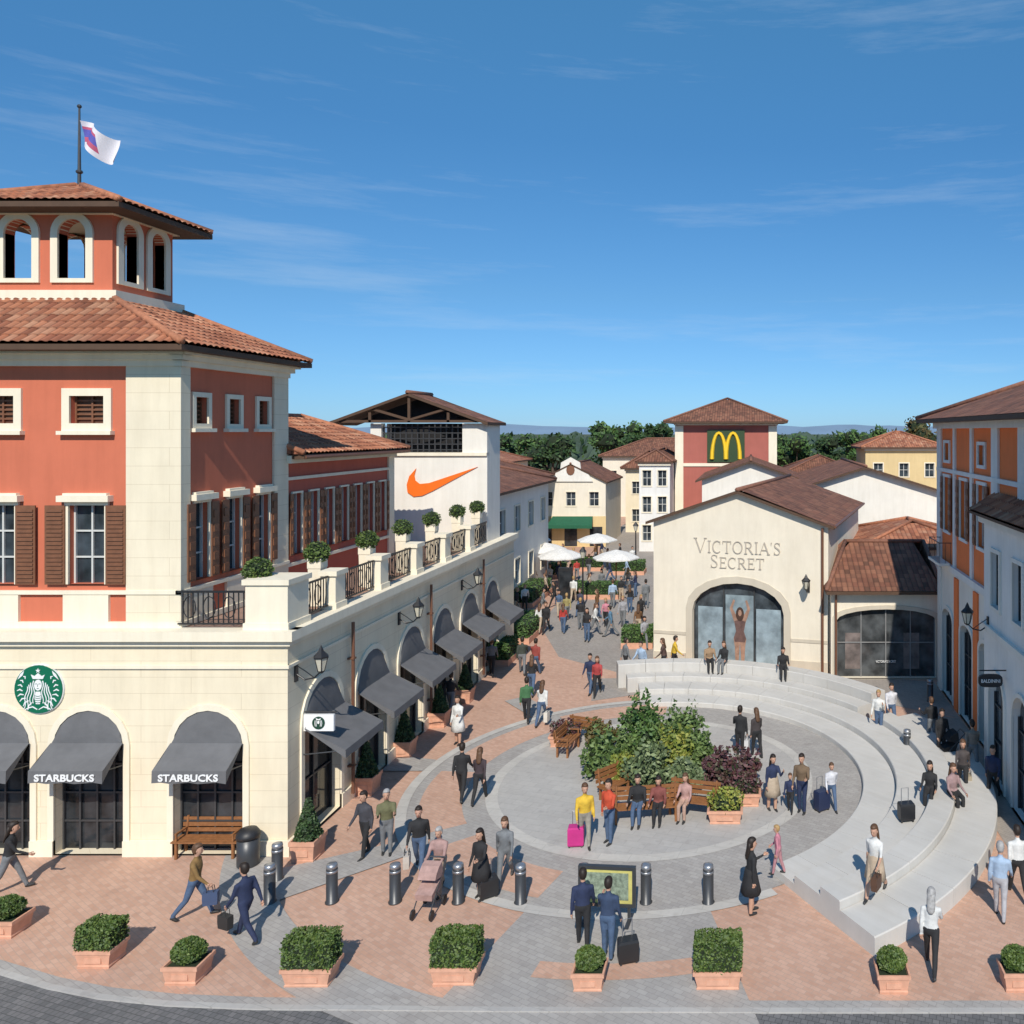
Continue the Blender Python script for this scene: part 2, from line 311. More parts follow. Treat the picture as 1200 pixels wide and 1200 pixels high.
# ---------------------------------------------------------------- setting
PK=paving('pink_brick_paving',(.61,.39,.29),(.53,.32,.23),(.46,.33,.26),.21,.105,.6)
GS=paving('grey_stone_paving',(.42,.40,.375),(.36,.34,.32),(.30,.285,.27),.24,.12,.5)
GI=paving('smooth_grey_paving',(.47,.455,.43),(.43,.415,.395),(.36,.35,.33),.6,.3,.3)
GL=paving('light_stone_paving',(.55,.53,.49),(.50,.48,.445),(.41,.40,.37),.8,.4,.2)
GB=paving('grey_brown_paving',(.39,.35,.315),(.33,.30,.27),(.27,.25,.23),.2,.1,.9)
RD=paving('road_setts',(.19,.185,.185),(.13,.13,.132),(.07,.07,.07),.13,.12,.3)
m_stone=stucco('pale_granite',(.57,.555,.525),None,.14)
mg=mat('field_green',(.07,.085,.035),.95,.4,.05,0)
struct('ground',MB().add([(-3000,-200,-.06),(3000,-200,-.06),(3000,6000,-.06),(-3000,6000,-.06)],[(0,1,2,3)]),mg)
struct('paving',MB().add([(-60,12,0),(40,12,0),(40,150,0),(-60,150,0)],[(0,1,2,3)]),PK)
C=V((-3.11,25.7,0))
def sec(mb,r0,r1,a0,a1,z,n=48,c=C):
    pts=[];
    for i in range(n+1):
        a=R(a0+(a1-a0)*i/n); d=V((math.cos(a),math.sin(a),0)); pts+=[c+d*r0+V((0,0,z)),c+d*r1+V((0,0,z))]
    return mb.add(pts,[(2*i,2*i+1,2*i+3,2*i+2) for i in range(n)])
def solid(mb,r0,r1,a0,a1,z0,z1,c=C,seg=7.5):
    m=max(1,round((a1-a0)/seg)); w=(a1-a0)/m
    for k in range(m):
        b0=a0+w*k+.04; b1=a0+w*(k+1)-.04; rings=[]
        for i in range(5):
            a=R(b0+(b1-b0)*i/4); d=V((math.cos(a),math.sin(a),0)); e=.025
            rings.append([c+d*r0+V((0,0,z0)),c+d*r1+V((0,0,z0)),c+d*r1+V((0,0,z1-e)),c+d*(r1-e)+V((0,0,z1)),c+d*(r0+e)+V((0,0,z1)),c+d*r0+V((0,0,z1-e))])
        mb.loft(rings)
    return mb
def sheet(name,pts,z,m): struct(name,MB().add([(p.x,p.y,z) for p in pts],[tuple(range(len(pts)))]),m)
sheet('street',[G(655,770),G(770,800),V((-3.6,46,0)),V((-6,95,0)),V((-15,95,0)),V((-12,46,0)),G(640,745)],.004,GB)
sheet('street_side',[V((-7,36,0)),V((3.4,36.4,0)),V((8,35.6,0)),V((8,31,0)),V((4,33.6,0)),V((0,36,0)),V((-6.5,33,0))],.008,GB)
sheet('side_lane',[V((8,31,0)),V((8,15,0)),V((6.9,15,0)),V((6.6,31.5,0))],.012,GB)
struct('paving_ring',sec(MB(),0,7.2,0,360,.016,96),GS)
m1=MB()
for a0,a1 in ((92,128),(134,170),(176,212),(220,254)): sec(m1,5.7,6.9,a0,a1,.02,20)
struct('brick_wedges',m1,PK)
struct('inner_paving',sec(MB(),0,4.7,0,360,.02,96),GI)
struct('light_ring',sec(MB(),4.7,5.05,0,360,.024,96),GL)
struct('outer_ring',sec(MB(),7.2,7.5,80,300,.024,96),GL)
struct('outer_band',sec(MB(),10.4,11.5,158,254,.02,96),GS)
struct('front_band',sec(MB(),7.5,12.0,254,287,.02,40),GS)
m1=MB()
for a in (131,173,216):
    d=V((math.cos(R(a)),math.sin(R(a)),0)); q=V((-d.y,d.x,0))*.45; m1.add([C+d*7.5-q+V((0,0,.028)),C+d*7.5+q+V((0,0,.028)),C+d*10.6+q*1.8+V((0,0,.028)),C+d*10.6-q*1.8+V((0,0,.028))] if a>140 else [C+d*7.5-q+V((0,0,.028)),C+d*7.5+q+V((0,0,.028)),C+d*10+q+V((0,0,.028)),C+d*10-q+V((0,0,.028))],[(0,1,2,3)])
struct('cross_bands',m1,GS)
m1=MB(); sec(m1,9.0,9.5,262,283,.026,20); struct('front_brick_band',m1,PK)
kp=[(-400,1020),(-150,1090),(0,1138),(60,1156),(120,1168),(200,1176),(300,1180),(600,1183),(900,1184),(1300,1184),(1700,1185)]
K=[G(*q) for q in kp]
def strip(name,pa,pb,z,m):
    mb=MB(); n=len(pa); mb.add([(p.x,p.y,z) for p in pa]+[(p.x,p.y,z) for p in pb],[(i,i+1,n+i+1,n+i) for i in range(n-1)]); struct(name,mb,m)
up=[p+V((0,.22,0)) for p in K]; strip('pavement_edge',K,up,.033,GS)
mb=MB(); n=len(K); mb.loft([[(p.x,p.y-.10,-.1),(p.x,p.y-.10,.04),(p.x,p.y+.02,.04),(p.x,p.y+.02,-.1)] for p in K]); struct('kerb',mb,GI)
strip('road',[V((p.x*1.6,4,0)) for p in K],[p+V((0,-.09,0)) for p in K],.008,RD)
mh=mat('hazed_hill',(.16,.24,.34),1,.15,.004,0)  # atmospheric haze over the hills is painted in as a bluish base colour
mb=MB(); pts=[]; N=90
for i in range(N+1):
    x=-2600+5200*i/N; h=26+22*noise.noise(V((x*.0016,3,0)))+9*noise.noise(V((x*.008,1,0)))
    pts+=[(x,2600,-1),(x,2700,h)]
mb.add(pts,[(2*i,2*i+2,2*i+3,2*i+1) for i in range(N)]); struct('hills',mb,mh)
# ---------------------------------------------------------------- corner building
cb=thing('corner_building','cream and red corner building with tiled lookout tower and grey arch awnings','building',(-18,21,0))
ff=Fr((-26,21),(-12,21)); af=Fr((-12,21),(-12,41))
farch=[(26+x,.04,1.8,3.73,1) for x in (-19.54,-17.13,-14.04)]
aarch=[(1.7+2.95*i,.04,1.95,4.05,1) for i in range(6)]
mb=MB(); panel(mb,ff,(0,14,0,5.6),farch,.35); panel(mb,af,(0,20,0,5.6),aarch,.35)
mb.box(-26,-12.0,41,41.02,0,5.6); mb.build('wall',m_block,cb)
xs=[0]+[q for h in farch for q in (h[0]-h[2]/2,h[0]+h[2]/2)]+[14.08]
for i in range(0,len(xs),2): MB().wb(ff,xs[i],xs[i+1],0,.4,0,.08).build('plinth',m_trim,cb)
xs=[0]+[q for h in aarch for q in (h[0]-h[2]/2,h[0]+h[2]/2)]+[20]
for i in range(0,len(xs),2): MB().wb(af,xs[i],xs[i+1],0,.4,.003,.083).build('plinth',m_trim,cb)
mb=MB(); mb.wb(ff,0,14.25,5.6,5.85,-.3,.25); mb.wb(ff,0,14.12,5.45,5.6,-.1,.12); mb.wb(ff,0,14.06,4.85,4.93,-.05,.06)
mb.wb(af,.0,20,5.6,5.85,-.3,.247); mb.wb(af,0,20,5.45,5.6,-.1,.117); mb.wb(af,0,20,4.85,4.93,-.05,.057); mb.build('cornice',m_trim,cb)
mb=MB(); mb.box(-26,-12.3,21.3,41,5.7,5.83); mb.build('terrace_floor',mat('terrace_tile',(.32,.2,.15)),cb)
for h in farch: window(cb,ff,h,m_frd,m_gl2,m_trim,.16,(3,4),depth=.3,name='shop_door',gb=0,proud=.05)
for h in aarch: window(cb,af,h,m_frd,m_gl2,m_trim,.16,(1,2),depth=.3,name='shop_door',gb=0,proud=.05)
m_let=mat('pale_lettering',(.80,.80,.79),.6,.03,3,0)
def awning(root,fr,h,zt,zb,pr,wd,val,txt=None):
    s=h[0]; a=h[2]/2; mb=MB(); top=h[1]+h[3]
    arc_=[(s+a*math.cos(math.pi*k/14)*.99,top-a+a*math.sin(math.pi*k/14)*.99) for k in range(15)]
    rows=[]
    for t in range(6):
        q=t/5; rows.append([fr.p(s+(x-s)*(1+q*(wd/2/a-1)),z*(1-q)+zt*q,.02+.08*math.sin(q*math.pi/2)) for (x,z) in arc_])
    b=len(mb.v)
    for r_ in rows: mb.v+=[tuple(p) for p in r_]
    for i in range(5):
        for j in range(14): mb.f.append([b+i*15+j,b+i*15+j+1,b+(i+1)*15+j+1,b+(i+1)*15+j]); mb.m.append(0)
    w=wd/2; p=fr.p; n=8
    top_=[p(s-w+2*w*i/n,zt,.10) for i in range(n+1)]; mid=[p(s-w+2*w*i/n,(zt+zb)/2-.03,.10+(pr-.10)*.5) for i in range(n+1)]; bot=[p(s-w+2*w*i/n,zb,pr) for i in range(n+1)]
    vb=[p(s-w+2*w*i/n,zb-val+.02*math.sin(i*2.1),pr+.012) for i in range(n+1)]
    mb.add(top_+mid+bot+vb,[(r_*(n+1)+i,r_*(n+1)+i+1,(r_+1)*(n+1)+i+1,(r_+1)*(n+1)+i) for r_ in range(3) for i in range(n)])
    for sg in (-1,1): mb.add([p(s+sg*w,zt,.10),p(s+sg*w,zb,pr),p(s+sg*w,zb-val,pr)],[(0,1,2)])
    o=mb.build('awning',m_aw,root)
    r=MB()
    for sg in (-1,1): r.tube([p(s+sg*(w-.05),zb-.15,.0),p(s+sg*(w-.05),zb-.03,pr-.03)],.018,6)
    r.tube([p(s-w+.03,zb-.02,pr-.02),p(s+w-.03,zb-.02,pr-.02)],.02,6); r.build('awning_rail',m_darkm,o)
    if txt: text(o,txt,fr,s,zb-val/2-.01,pr+.03,1.5,.18,m_let,bold=.025)
for h in farch: awning(cb,ff,h,2.95,2.5,.75,1.86,.3,'STARBUCKS')
for i,h in enumerate(aarch): awning(cb,af,h,3.05,2.5,1.2,2.2,.22)
for y in (24.17,30.08,35.98):
    s=y-21; mb=MB(); mb.tube([af.p(s,.2,.14),af.p(s,5.3,.14)],.05,8); [mb.wb(af,s-.08,s+.08,z,z+.05,0,.2) for z in (1,2.6,4.2)]; mb.build('drainpipe',m_pipe,cb)
piers=[23.7,26.55,29.35,32.1,34.9]
def pier(x0,x1,y0,y1,z1=7.05):
    mb=MB(); mb.box(x0,x1,y0,y1,5.85,z1-.14); mb.box(x0-.06,x1+.06,y0-.06,y1+.06,z1-.14,z1); mb.box(x0-.04,x1+.04,y0-.04,y1+.04,5.85,6.02); mb.build('pier',m_trim,cb)
pier(-13.1,-12,21,22.0,7.15)
for y in piers: pier(-12.42,-12,y-.28,y+.28,6.95)
def rail(a,b):
    fr=Fr(a,b); mb=MB(); mb.wb(fr,0,fr.L,6.78,6.83,-.03,.03); mb.wb(fr,0,fr.L,5.95,5.99,-.02,.02); n=int(fr.L/.13)
    for i in range(1,n): s=fr.L*i/n; mb.wb(fr,s-.012,s+.012,5.98,6.79,-.012,.012)
    for i in range(int(fr.L/.52)):
        s=.3+i*.52; pts=[fr.p(s+.16*math.cos(t),6.4+.28*math.sin(t)) for t in [k*math.pi/6 for k in range(13)]]; mb.tube(pts,.016,4)
    mb.build('railing',m_iron,cb)
rail((-14.95,21.15),(-13.1,21.15))
ys=[22.0]+[q for y in piers for q in (y-.28,y+.28)]+[37.4]
for i in range(0,len(ys),2): rail((-12.2,ys[i]),(-12.2,ys[i+1]))
tf=Fr((-24.2,21.3),(-15,21.3)); ts=Fr((-15,21.3),(-15,26.1))
fx=[-22.1,-19.78,-17.42]
up_=[(x+24.2,11.2,.9,.72,0) for x in fx]; lo_=[(x+24.2,6.98,.95,2.07,0) for x in fx]
sup=[(s,11.2,.5,.72,0) for s in (.80,2.2,3.6)]; slo=[(s,6.98,.55,2.07,0) for s in (.80,2.2,3.6)]
mb=MB(); panel(mb,tf,(0,9.2,5.85,13.1),up_+lo_); panel(mb,ts,(0,4.8,5.85,13.1),sup+slo); mb.box(-24.2,-15.001,26.08,26.1,5.85,13.1); mb.build('tower_wall',m_red,cb)
mb=MB(); mb.wb(tf,7.83,9.27,5.85,12.7,.002,.07); mb.wb(ts,.0,.3,5.85,12.7,.002,.068); mb.build('corner_pilaster',m_blocks,cb)
MB().wb(tf,-.1,.9,5.85,12.7,.002,.07).build('corner_pilaster',m_blocks,cb); MB().wb(ts,4.1,4.87,5.85,12.7,.002,.07).build('corner_pilaster',m_blocks,cb)
mb=MB()
for fr in (tf,ts):
    L=fr.L; mb.wb(fr,-.1,L+.1,12.7,12.86,-.1,.12); mb.wb(fr,-.2,L+.2,12.86,13.0,-.1,.22); mb.wb(fr,-.3,L+.3,13.0,13.12,-.1,.35)
mb.build('tower_cornice',m_trim,cb); mb=MB()
for fr in (tf,ts):
    L=fr.L; mb.wb(fr,-.1,L+.1,6.72,6.82,-.05,.1); mb.wb(fr,-.1,L+.1,5.85,6.0,-.05,.11)
    for h in (lo_ if fr is tf else slo): mb.wb(fr,h[0]-h[2]/2-.12,h[0]+h[2]/2+.12,6.0,6.72,-.01,.08)
mb.build('window_plinth',m_trim,cb)
m_lou=mat('brown_louvre',(.12,.055,.03),.7,.2,20)
for h in up_: window(cb,tf,h,m_shut,m_lou,m_trim,.2,(1,5),sill=True)
for h in lo_: window(cb,tf,h,m_fr,m_gl,m_trim,.1,(1,2),shut=.52,cap=True,gb=0)
for h in sup: window(cb,ts,h,m_shut,m_lou,m_trim,.13,(1,5),sill=True)
for h in slo: window(cb,ts,h,m_fr,m_gl,m_trim,.08,(1,2),shut=.3,cap=True,gb=0)
roof(cb,[(-25,20.5,13.22),(-14.4,20.5,13.22),(-14.4,26.6,13.22),(-25,26.6,13.22)],[(-21.6,22.45,14.62),(-17.6,22.45,14.62),(-17.6,25.1,14.62),(-21.6,25.1,14.62)],T_or,True)
la=[Fr((-21.4,22.6),(-17.8,22.6)),Fr((-17.8,22.6),(-17.8,24.95)),Fr((-17.8,24.95),(-21.4,24.95)),Fr((-21.4,24.95),(-21.4,22.6))]
fh=[(1.0,15.25,.78,1.65,1),(2.5,15.25,.78,1.65,1)]; bh=[(1.1,15.2,.78,1.8,1),(2.95,15.2,.95,1.8,1)]; sh_=[(.62,15.25,.55,1.65,1),(1.72,15.25,.55,1.65,1)]; lh_=[(1.2,15.2,1.4,1.8,1)]
mb=MB()
for fr,hs in zip(la,(fh,sh_,bh,lh_)): panel(mb,fr,(0,fr.L,14.6,17.1),hs,.3)
mb.build('lantern_wall',m_red,cb)
for fr,hs in zip(la,(fh,sh_,bh,lh_)):
    for h in hs:
        mb=MB(); a=hl(h,14); b=hl(h,14,.2,.12); n=len(a)
        mb.add([fr.p(*q,.06) for q in a]+[fr.p(*q,.06) for q in b]+[fr.p(*q,-.01) for q in b]+[fr.p(*q,-.28) for q in a],[(i,(i+1)%n,n+(i+1)%n,n+i) for i in range(n)]+[(n+i,n+(i+1)%n,2*n+(i+1)%n,2*n+i) for i in range(n)]+[(3*n+i,3*n+(i+1)%n,(i+1)%n,i) for i in range(n)])
        mb.build('arch_surround',m_trim,cb)
MB().box(-21.62,-17.56,22.42,25.14,14.4,14.9).build('lantern_base',m_trim,cb)
MB().box(-21.55,-17.68,22.45,25.1,17.02,17.16).build('lantern_cornice',m_trim,cb)
roof(cb,[(-22.2,21.8,17.2),(-17.0,21.8,17.2),(-17.0,25.6,17.2),(-22.2,25.6,17.2)],[(-19.8,23.78,18.15),(-19.6,23.78,18.15),(-19.6,23.79,18.15),(-19.8,23.79,18.15)],T_or,True)
# red wing
wf=Fr((-15,26.1),(-15,33.9)); wh=[(.65+1.03*i,6.95,.52,2.0,0) for i in range(7)]
mb=MB(); panel(mb,wf,(0,7.8,5.85,10.2),wh); mb.box(-20,-15.001,33.88,33.9,5.85,10.2); mb.build('wing_wall',m_red2,cb)
mb=MB(); mb.wb(wf,0,7.8,9.95,10.2,.0,.2); mb.build('wing_cornice',m_trim,cb)
MB().wb(wf,0,7.8,9.4,9.5,0,.08).build('wing_band',m_trim,cb); MB().wb(wf,7.35,7.85,5.85,9.95,.0,.07).build('corner_pilaster',m_trim,cb); MB().wb(wf,0,7.35,6.6,6.7,0,.08).build('wing_band',m_trim,cb)
for h in wh: window(cb,wf,h,m_fr,m_gl,m_trim,.06,(1,2),shut=.19,gb=0)
roof(cb,[(-14.4,26.15,10.25),(-14.4,34.2,10.25),(-22,34.2,10.25),(-22,26.15,10.25)],[(-17.8,26.15,11.55),(-17.8,32.0,11.55),(-17.9,32.0,11.55),(-17.9,26.15,11.55)],T_or,True,name='wing_roof')
MB().tube([(-14.42,26.2,10.15),(-14.42,34.2,10.15)],.07,6).build('gutter',m_pipe,cb)
# round emblem
s0=26-18.4; z0=4.33
sg=thing('round_sign','round green emblem sign with white crowned long haired figure on cream wall','sign',ff.p(s0,z0,0)); mgn=mat('sign_green',(.0,.13,.065),.5,.04,3,0)
def disc(fr,s,z,r,d0,d1,n=36): return MB().poly(fr,[(s+r*math.cos(2*math.pi*k/n),z+r*math.sin(2*math.pi*k/n)) for k in range(n)],d0,d1)
disc(ff,s0,z0,.64,0,.05).build('rim',m_wp,sg); disc(ff,s0,z0,.62,.02,.07).build('disc',mgn,sg)
mb=MB(); q_=lambda x,z:(s0+x,z0+z)
for sd in (-1,1):
    for k in range(4):
        x0=.115+.055*k; mb.rib(ff,[q_(sd*(x0+.022*math.sin(t*9+k*1.2)+.08*t*k*.35),.22-.05*k-.58*t) for t in [i/12 for i in range(13)]],[.026-.008*i/12 for i in range(13)],.07,.078)
    for k in range(8):
        a=R(-66+15*k); r1,r2=.37+.008*k,.59-.012*k; mb.rib(ff,[q_(sd*r1*math.cos(a),r1*math.sin(a)),q_(sd*(r1+r2)/2*math.cos(a+.1),(r1+r2)/2*math.sin(a+.1)),q_(sd*r2*math.cos(a+.04),r2*math.sin(a+.04))],[.018,.036,.018],.07,.08)
    mb.poly(ff,[q_(sd*.40,.36),q_(sd*.53,.25),q_(sd*.46,.39),q_(sd*.36,.48),q_(sd*.38,.41)],.07,.079)
    mb.rib(ff,[q_(sd*.02,-.52),q_(sd*.14,-.45),q_(sd*.25,-.48),q_(sd*.33,-.52)],[.02,.03,.03,.02],.07,.081)
mb.poly(ff,[q_(.10*math.cos(t),.11+.14*math.sin(t)) for t in [k*math.pi/10 for k in range(20)]],.07,.082)
mb.poly(ff,[q_(-.13,.27),q_(.13,.27),q_(.18,.38),q_(.09,.34),q_(.0,.42),q_(-.09,.34),q_(-.18,.38)],.07,.085)
mb.poly(ff,[q_(*((.065 if k%2==0 else .026)*math.sin(math.pi*k/5),.48+(.065 if k%2==0 else .026)*math.cos(math.pi*k/5))) for k in range(10)],.07,.084)
mb.poly(ff,[q_(-.06,-.06),q_(.06,-.06),q_(.09,-.22),q_(.05,-.38),q_(-.05,-.38),q_(-.09,-.22)],.07,.083); mb.build('emblem',m_wp,sg)
mb=MB(); [mb.rib(ff,[q_(x-.026,.14),q_(x,.148),q_(x+.026,.14)],.010,.083,.09) for x in (-.045,.045)]; mb.rib(ff,[q_(0,.13),q_(-.008,.07)],.008,.083,.09); mb.rib(ff,[q_(-.025,.03),q_(0,.024),q_(.025,.03)],.011,.083,.09)
for k in range(4): mb.rib(ff,[q_(-.08,-.16-.055*k),q_(0,-.18-.055*k),q_(.08,-.16-.055*k)],.012,.084,.09)
mb.build('face_lines',mgn,sg)
fp=thing('flagpole','thin dark flagpole rising from the red lookout tower roof','flagpole',(-19.7,23.78,18.1))
MB().tube([(-19.7,23.78,18.0),(-19.7,23.78,20.5)],[.05,.025]).build('pole',m_darkm,fp); MB().blob((-19.7,23.78,20.52),(.06,.06,.06)).build('finial',m_darkm,fp); MB().blob((-19.7,23.78,18.6),(.09,.09,.07)).build('collar',m_darkm,fp)
mb=MB(); nx,nz=16,10; P_=[]
for i in range(nx+1):
    for j in range(nz+1):
        a=i/nx; b=j/nz; P_.append((-19.66+1.05*a,23.75+.18*math.sin(a*8+b*2),20.1-.80*b-.50*a+.10*math.sin(a*6+b)))
mb.v+=P_
for i in range(nx):
    for j in range(nz):
        mb.f.append([i*(nz+1)+j,(i+1)*(nz+1)+j,(i+1)*(nz+1)+j+1,i*(nz+1)+j+1]); mb.m.append((2 if j in (3,4,5) else (1 if 1<j<8 else 0)) if i<9 and j>1 else 0)
tag(mb.build('flag',[mat('flag_white',(.75,.73,.78),.8,.03,3,0),mat('flag_red',(.5,.10,.18),.8,.05,3,0),mat('flag_blue',(.10,.10,.42),.8,.05,3,0)],None,True,loc=V((-19.66,23.78,20.1))),'white, red and blue flag flying above the tower','flag')
# ---------------------------------------------------------------- white building with loggia
nb=thing('loggia_building','white building with open brown gabled loggia and orange curved tick mark','building',(-14.5,37.5,0))
nf=Fr((-17.6,37.5),(-12.2,37.5)); ns=Fr((-12.2,37.5),(-12.2,39.4))
mb=MB(); panel(mb,nf,(0,5.4,5.7,9.85)); panel(mb,ns,(0,1.9,5.7,11.35)); mb.box(-13.35,-12.205,37.501,37.8,9.85,11.35); mb.box(-17.6,-17.1,37.5,37.9,9.85,11.35); mb.box(-17.6,-12.21,39.2,39.4,5.7,11.35); mb.box(-17.1,-12.21,37.9,39.2,9.6,9.8); mb.build('wall',m_white,nb)
MB().wb(nf,-.1,5.4,9.85,10.0,-.3,.1).build('string_course',m_trim,nb)
mb=MB(); lf=Fr((-17.1,37.7),(-13.35,37.7))
for i in range(15): s=lf.L*i/14; mb.wb(lf,s-.03,s+.03,10.0,11.3,-.02,.02)
for k in range(5): z=10.1+.26*k; mb.wb(lf,0,lf.L,z,z+.05,-.03,.03)
mb.build('lattice_screen',m_darkm,nb)
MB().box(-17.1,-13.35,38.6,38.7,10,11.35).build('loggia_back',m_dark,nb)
gx=(-19.1,-12.35)
gable_roof(nb,Fr((gx[0],37.4),(gx[1],37.4)),6.75,2.2,11.5,12.75,.3,T_br)
g0=Fr((gx[0],37.2),(gx[1],37.2)); mb=MB(); mb.poly(g0,[(.2,11.38),(6.55,11.38),(6.55,11.5),(.2,11.5)],-.1,.0)
for x,y in ((1.6,11.75),(3.4,12.5),(5.2,11.75)): mb.wb(g0,x-.06,x+.06,11.4,y+.1,-.1,0)
for sd in (-1,1): mb.tube([g0.p(3.4,11.5,-.05),g0.p(3.4+sd*1.7,12.0,-.05)],.07,5)
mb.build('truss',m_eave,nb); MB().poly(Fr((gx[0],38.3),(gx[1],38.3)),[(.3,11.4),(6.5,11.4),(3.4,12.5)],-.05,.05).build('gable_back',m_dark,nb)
sw=[(560,547),(532,562),(508,575),(495,581),(485,582),(478,577),(477,568),(480,558),(488,549),(486,557),(487,563),(492,567),(503,566),(530,557)]
k=37.5/F; MB().poly(nf,[((u-CX)*k+17.6,H-(v-CY)*k) for u,v in sw],.0,.05).build('tick_mark',mat('sign_orange',(.85,.16,.01),.5,.03,3,0),nb)
# ---------------------------------------------------------------- gabled shop
Rr=V((3.5,36.7,0)); th=R(14); W_=8.4; Lp=(Rr.x-W_*math.cos(th),Rr.y+W_*math.sin(th))
vb=thing('gabled_shop','ivory gabled shop with big arched display window and brown roof','building',(-.5,37.8,0))
vf=Fr(Lp,(Rr.x,Rr.y)); vb_dir=-vf.n; DEP=12
vr=Fr((Rr.x,Rr.y),tuple((Rr+vb_dir*DEP).xy)); vl=Fr(tuple((V((Lp[0],Lp[1],0))+vb_dir*DEP).xy),Lp)
vh=(4.15,.06,4.4,3.85,.62)
mb=MB(); panel(mb,vf,[(0,0),(W_,0),(W_,6.75),(W_/2,8.1),(0,6.75)],[vh],.35); panel(mb,vr,(0,DEP,0,6.75)); panel(mb,vl,(0,DEP,0,6.75)); mb.build('wall',m_ivory,vb)
m_tp=stucco('taupe_surround',(.58,.52,.42))
window(vb,vf,vh,m_frd,glass('display_glass',(.05,.062,.072),.1),m_tp,.32,(2,0),depth=.3,name='display_window',gb=0,proud=.04)
for a,b in ((0,1.62),(6.68,W_)): MB().wb(vf,a,b,0,.5,0,.06).build('plinth',m_tp,vb); MB().wb(vf,a,b,1.35,1.5,0,.03).build('wall_band',m_tp,vb)
gable_roof(vb,vf,W_,DEP,6.8,8.25,.3,T_br)
m_tl=mat('taupe_letter',(.46,.41,.345),.6,.04,3,0)
roman(vb,"VICTORIA'S",vf,4.15,5.3,.56,4.2,.02,m_tl); roman(vb,"SECRET",vf,4.15,4.6,.50,2.65,.02,m_tl)
MB().tube([vf.p(W_-.25,.1,.1),vf.p(W_-.25,6.6,.1)],.06,8).build('drainpipe',m_pipe,vb)
MB().tube([vr.p(-.2,6.68,.33),vr.p(DEP,6.68,.33)],.07,6).build('gutter',m_pipe,vb)
po=thing('window_poster','tall poster of a dark haired figure with raised arms in arched shop window','poster',vf.p(4.2,.2,-.25))
for a,b,n_ in ((2.15,3.35,'side_panel'),(3.5,4.85,'backing'),(4.98,6.15,'side_panel')): MB().wb(vf,a,b,.12,(3.3 if n_=='backing' else 2.7),-.29,-.26).build(n_,mat('poster_print' if n_=='backing' else 'poster_sky',(.22,.28,.31) if n_=='backing' else (.26,.33,.37),.5,.4,1.5,0),po)
fx_=lambda pts:[(4.2+(x-4.2)*.85,.15+(y-.15)*.92) for x,y in pts]
fig_=[(3.95,.15),(4.12,.15),(4.2,1.2),(4.28,.15),(4.45,.15),(4.5,1.0),(4.56,1.35),(4.42,1.75),(4.52,2.2),(4.62,2.45),(4.78,2.9),(4.6,3.35),(4.5,3.3),(4.62,2.9),(4.44,2.6),(4.3,2.5),(4.1,2.5),(3.95,2.6),(3.78,2.9),(3.92,3.3),(3.82,3.35),(3.62,2.9),(3.78,2.45),(3.88,2.2),(3.98,1.75),(3.84,1.35),(3.9,1.0)]
MB().poly(vf,fx_(fig_),-.26,-.25).build('figure',mat('poster_skin',(.34,.20,.14),.6,.3,4,0),po); MB().poly(vf,fx_([(3.92,1.2),(4.48,1.2),(4.55,1.4),(4.42,1.75),(4.52,2.25),(4.2,2.35),(3.88,2.25),(3.98,1.75),(3.85,1.4)]),-.25,-.243).build('dress',mat('poster_dress',(.14,.08,.07),.6,.3,4,0),po); MB().poly(vf,fx_([(4.2+.23*math.cos(t),2.62+.36*math.sin(t)) for t in [k*math.pi/8 for k in range(16)]]),-.25,-.236).build('hair',mat('poster_hair',(.06,.03,.02),.6,.3,4,0),po); MB().poly(vf,fx_([(4.2+.1*math.cos(t),2.68+.16*math.sin(t)) for t in [k*math.pi/8 for k in range(16)]]),-.236,-.23).build('face',mat('poster_skin',(.34,.20,.14),.6,.3,4,0),po)
lw=thing('low_shop','low ivory shop with wide dark segmental window and brown hipped roof','building',(6,35.9,0))
lf2=Fr((3.55,35.9),(8.3,35.9)); lh=(2.45,.06,4.4,3.05,.22)
mb=MB(); panel(mb,lf2,(0,4.75,0,3.95),[lh],.3); mb.box(3.56,3.6,35.91,40,0,3.95); mb.build('wall',m_ivory,lw)
window(lw,lf2,lh,mat('window_metal',(.22,.22,.22),.5),glass('low_shop_glass',(.06,.065,.068),.09),m_tp,.18,(3,1),depth=.25,name='display_window',gb=0,proud=.05)
text(lw,"VICTORIA'S SECRET",lf2,2.45,.75,-.15,.9,.11,m_let)
for s_ in (1.0,3.6): MB().wb(lf2,s_-.35,s_+.35,.4,2.0,-.246,-.235).build('window_display',mat('display_print',(.16,.13,.12),.6,.5,2,0),lw)
roof(lw,[(3.3,35.4,4.0),(8.4,35.4,4.0),(8.4,41,4.0),(3.3,41,4.0)],[(4.6,39.5,5.6),(8.4,39.5,5.6),(8.4,39.6,5.6),(4.6,39.6,5.6)],T_br)
MB().tube([(3.75,35.75,.1),(3.75,35.75,3.9)],.05,8).build('drainpipe',m_pipe,lw)
